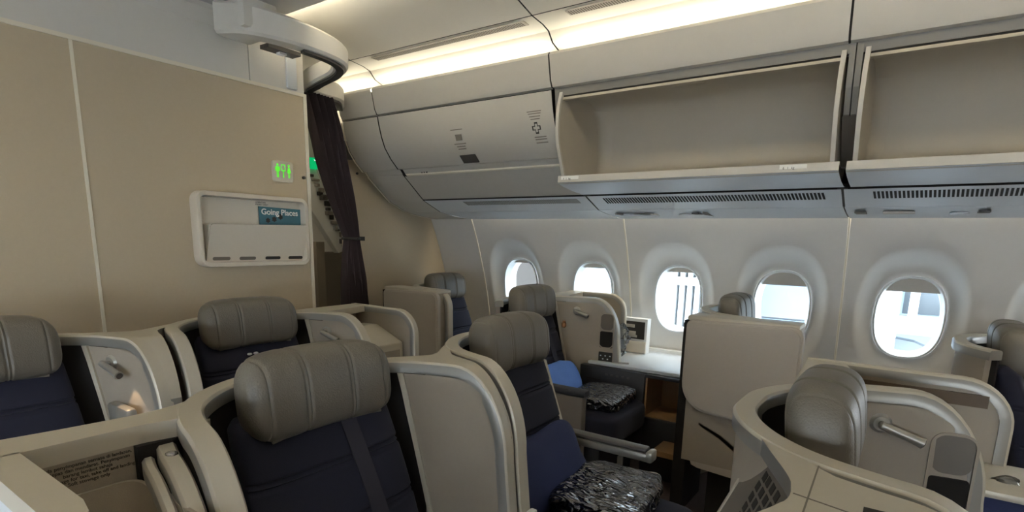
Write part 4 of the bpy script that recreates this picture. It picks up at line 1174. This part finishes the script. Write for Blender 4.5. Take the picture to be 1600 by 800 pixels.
# window ledge unit between E and H
wl = thing('window_ledge_unit', 'pale ledge over dark cabinet with brown niche under the windows', 'ledge', (-1.2, 3.3, FLOOR))
rbox('ledge_top', -1.55, -0.84, 3.04, 3.63, 0.735, 0.755, 'ledge', wl, 0.006)
boxes('ledge_lip', [(-1.55, -0.84, 3.59, 3.635, 0.754, 0.775)], 'white_plastic', wl)
rbox('cabinet_front', -1.58, -1.16, 3.0, 3.05, 0.30, 0.735, 'charcoal', wl, 0.006)
rbox('cabinet_top_rail', -1.16, -0.84, 3.0, 3.05, 0.715, 0.735, 'charcoal', wl, 0.004)
rbox('cabinet_lower', -1.16, -0.84, 3.0, 3.05, FLOOR, 0.48, 'charcoal', wl, 0.006)
boxes('niche_back', [(-1.16, -0.84, 3.28, 3.29, 0.46, 0.735)], 'wood', wl)
boxes('niche_floor', [(-1.16, -0.84, 3.02, 3.29, 0.475, 0.485)], 'wood', wl)
boxes('niche_side', [(-1.16, -1.15, 3.02, 3.29, 0.48, 0.73)], 'wood', wl)
boxes('niche_divider', [(-0.99, -0.975, 3.10, 3.29, 0.48, 0.73)], 'wood', wl)
boxes('footwell_shelf', [(-1.02, -0.86, 2.82, 3.04, 0.335, 0.365)], 'wood', wl)
boxes('cabinet_side', [(-0.85, -0.83, 2.78, 3.05, FLOOR, 0.74)], 'liner', wl)
for k in range(5): boxes('button', [(-1.40+0.035*k-0.008, -1.40+0.035*k+0.008, 2.995, 3.001, 0.69, 0.70)], 'dark_grey', wl)
boxes('drawer_line', [(-1.53, -1.43, 2.996, 3.001, 0.655, 0.660)], 'gap', wl)
tube('ledge_pin', [(-1.40, 3.06, 0.757), (-1.30, 3.09, 0.760)], 0.006, 'chrome', wl)
# literature box on the ledge
lb = thing('ledge_literature_box', 'white framed literature box with dark opening on the window ledge', 'box', (-1.44, 3.45, 0.756))
boxes('box_body', [(-1.53, -1.345, 3.46, 3.52, 0.756, 0.985)], 'white_plastic', lb)
boxes('dark_opening', [(-1.515, -1.36, 3.456, 3.461, 0.85, 0.965)], 'ink', lb)
for k, (x0, x1, z0, z1) in enumerate(((-1.505, -1.43, 0.925, 0.945), (-1.50, -1.42, 0.87, 0.90), (-1.47, -1.41, 0.86, 0.875))):
    boxes('magazine_edge', [(x0, x1, 3.452, 3.458, z0, z1)], 'shade', lb)
boxes('base_flap', [(-1.53, -1.345, 3.45, 3.463, 0.76, 0.835)], 'pocket_white', lb)

# ------------------------------------------------------------------ pillows, blankets, bags
def wrinkle(amp, sc, seed, pinch=0.0, hx=1, hy=1):
    def f(p):
        n = mnoise.noise(Vector((p.x*sc+seed, p.y*sc, p.z*sc*1.5)))
        q = p.copy()
        if pinch:
            e = min(1, (abs(p.x/hx)**3+abs(p.y/hy)**3)/1.4); q.z *= (1-pinch*e)
        d = p.normalized() if p.length > 0 else Vector((0, 0, 1))
        return q+d*n*amp
    return f
def put(name, c, h, e, m, label, cat, rot, group, amp=0.012, sc=14, seed=0, pinch=0.0, nu=40, nv=72):
    th = thing(name, label, cat, c, group)
    sell('body', c, h, e, m, th, nu, nv, wrinkle(amp, sc, seed, pinch, h[0], h[1]), rot)
    return th
def eul(x, y, z): 
    from mathutils import Euler
    return Euler((R(x), R(y), R(z))).to_matrix()
put('pillow', (-0.935, 1.585, 0.70), (0.135, 0.215, 0.055), (0.6, 0.38), 'pillow', 'dark navy pillow leaning on the aisle seat', 'pillow', eul(0, 62, 0), 'seat pillows', 0.022, 9, 3, 0.55)
put('pillow', (-1.545, 2.70, 0.70), (0.10, 0.185, 0.05), (0.6, 0.38), 'pillow_sunlit', 'sunlit blue pillow in the window seat', 'pillow', eul(0, 60, 0), 'seat pillows', 0.02, 9, 8, 0.55)
bl = put('wrapped_blanket', (-0.735, 1.64, 0.640), (0.155, 0.19, 0.045), (0.35, 0.3), 'plastic_wrap', 'folded blanket in shiny plastic on the aisle seat', 'blanket', eul(0, 0, 8), 'blankets in plastic', 0.014, 22, 1)
bl2 = put('wrapped_blanket', (-1.30, 2.74, 0.635), (0.15, 0.19, 0.038), (0.35, 0.3), 'plastic_wrap', 'folded blanket in shiny plastic on the window seat', 'blanket', eul(0, 0, 5), 'blankets in plastic', 0.014, 22, 5)
def hanging_bag(loc, h, label):
    th = thing('clear_plastic_bag', label, 'plastic bag', loc, 'clear plastic bags on latches')
    P = []
    for i in range(25):
        f = i/24; z = loc[2]-h*f
        r_ = 0.010+0.030*math.sin(math.pi*min(1, f*1.15))**0.7 if f < 0.85 else 0.03*(1-f)/0.15+0.005
        P.append([(loc[0]+r_*math.cos(a_)*(1+0.5*mnoise.noise(Vector((math.cos(a_)*2, math.sin(a_)*2, f*9+loc[0])))), loc[1]+r_*0.7*math.sin(a_)*(1+0.5*mnoise.noise(Vector((math.cos(a_)*2+9, math.sin(a_)*2, f*8)))), z) for a_ in [2*math.pi*k/20 for k in range(20)]])
    grid('bag', P, 'clear_bag', th, cv=True, capu=True, smooth=30)
    sell('headset', (loc[0], loc[1], loc[2]-h*0.62), (0.016, 0.010, 0.03), (0.8, 0.8), 'bin_grey', th, 10, 14)
    return th
hanging_bag((-1.40, 3.20, 0.985), 0.21, 'clear plastic headset bag hanging at the window seat shell')
hanging_bag((0.27, 1.78, 0.93), 0.12, 'clear plastic bag by the latch at the lower right corner')
# bronze amenity fittings hung inside shells
for (h, x, z, lb_) in ((e_r, 0.20, 0.96, 'small bronze headset hook inside the window seat shell'), (g_r, 0.14, 0.925, 'small bronze headset hook beside the turned headrest')):
    o_, t, n = on_wing(h, x, z, 0.028)
    th = thing('headset_hook', lb_, 'hook', tuple(o_))
    sell('hook_body', tuple(o_), (0.014, 0.014, 0.018), (0.8, 0.8), 'bronze', th, 12, 16)
    sell('hook_cap', tuple(o_+Vector((0, 0, 0.02))), (0.010, 0.010, 0.008), (0.8, 0.8), 'bronze', th, 8, 12)
# silver tissue box in D's recess, lit by the reading lamp
o_, t, n = on_wing(d_r, 0.31, 0.80, 0.05)
tbx = thing('steel_cup_holder', 'steel panel catching the reading light in the left shell', 'holder', tuple(o_))
rbox('holder_body', o_.x-0.09, o_.x+0.06, o_.y-0.02, o_.y+0.015, 0.78, 0.925, 'arm_metal', tbx, 0.012)
if lampD:
    sp = bpy.data.lights.new('reading_lamp_beam', 'SPOT'); so = bpy.data.objects.new('reading_lamp_beam', sp); col.objects.link(so)
    so.location = lampD[0]+lampD[1]*0.006; so.rotation_euler = Vector((0.05, 0.15, -1)).to_track_quat('-Z', 'Y').to_euler()
    sp.energy = 0.5; sp.color = (1, 0.7, 0.42); sp.spot_size = R(50); sp.shadow_soft_size = 0.006
    so.parent = None

# ------------------------------------------------------------------ outside the windows
ap = W('apron_ground', *box_vf(-40, 40, 5, 60, -4.2, -4.0), 'apron', None); struct('apron_ground', 'pale concrete airport apron outside', 'ground', ap)
br = thing('slatted_screen_wall', 'white slatted screen wall seen through the middle window', 'wall panel', (-2.4, 7.2, -4))
boxes('backing_wall', [(-3.02, -1.72, 7.3, 7.4, -4, 4)], 'ext_grey', br)
for k in range(13):
    x_ = -3.0+0.1*k
    boxes('slat', [(x_, x_+0.062, 7.2, 7.28, -4, 4)], 'ext_white', br)
for z_ in (0.05, 0.95): boxes('cross_rail', [(-3.02, -1.72, 7.14, 7.2, z_, z_+0.10)], 'ext_white', br)
boxes('corner_post', [(-2.62, -2.5, 7.12, 7.2, -4, 4)], 'ext_white', br)
tm = thing('terminal_building', 'pale blue panelled terminal outside the second visible window', 'building', (-0.6, 9, -4))
for k, (x0, x1, mm) in enumerate(((-2.2, -1.62, 'ext_white'), (-1.6, -0.75, 'ext_blue'), (-0.73, 0.9, 'ext_blue'))):
    boxes('facade_panel', [(x0, x1, 8.0, 8.3, 0.55, 4)], mm, tm)
    boxes('facade_panel', [(x0, x1, 8.0, 8.3, -4, 0.52)], mm, tm)
pr_ = thing('boarding_bridge', 'white boarding bridge with grey framework outside the last window', 'boarding bridge', (0.3, 8, -4))
boxes('column', [(-0.35, -0.02, 6.6, 7.0, -4, 4)], 'ext_white', pr_)
boxes('frame_beam', [(-0.02, 2.5, 6.9, 7.1, 0.62, 0.80)], 'ext_white', pr_)
boxes('frame_post', [(0.62, 0.72, 6.9, 7.1, 0.8, 3)], 'ext_white', pr_)
boxes('frame_post', [(0.05, 0.13, 6.9, 7.1, 0.8, 3)], 'ext_white', pr_)
boxes('glazed_side', [(0.0, 2.5, 7.2, 7.3, 0.8, 3)], 'ext_grey', pr_)
prism('wheel_cover', [(0.0+0.55*math.cos(R(a)), 0.0+0.55*math.sin(R(a))) for a in range(0, 181, 15)], 'y', 7.0, 7.2, 'ext_grey', pr_)
gt = thing('ground_truck', 'pale box truck with dark cab outside the two far windows', 'truck', (-4.4, 7, -4))
boxes('box_body', [(-3.72, -3.15, 7.0, 8.4, -2, 0.98)], 'ext_white', gt)
boxes('box_rim', [(-3.72, -3.15, 6.96, 7.0, 0.98, 1.06)], 'ext_grey', gt)
boxes('blue_side', [(-4.25, -3.74, 7.0, 8.4, -2, 3.0)], 'ext_blue', gt)
boxes('dark_cab', [(-6.4, -4.27, 6.8, 8.4, -2, 3.0)], 'ext_brown', gt)
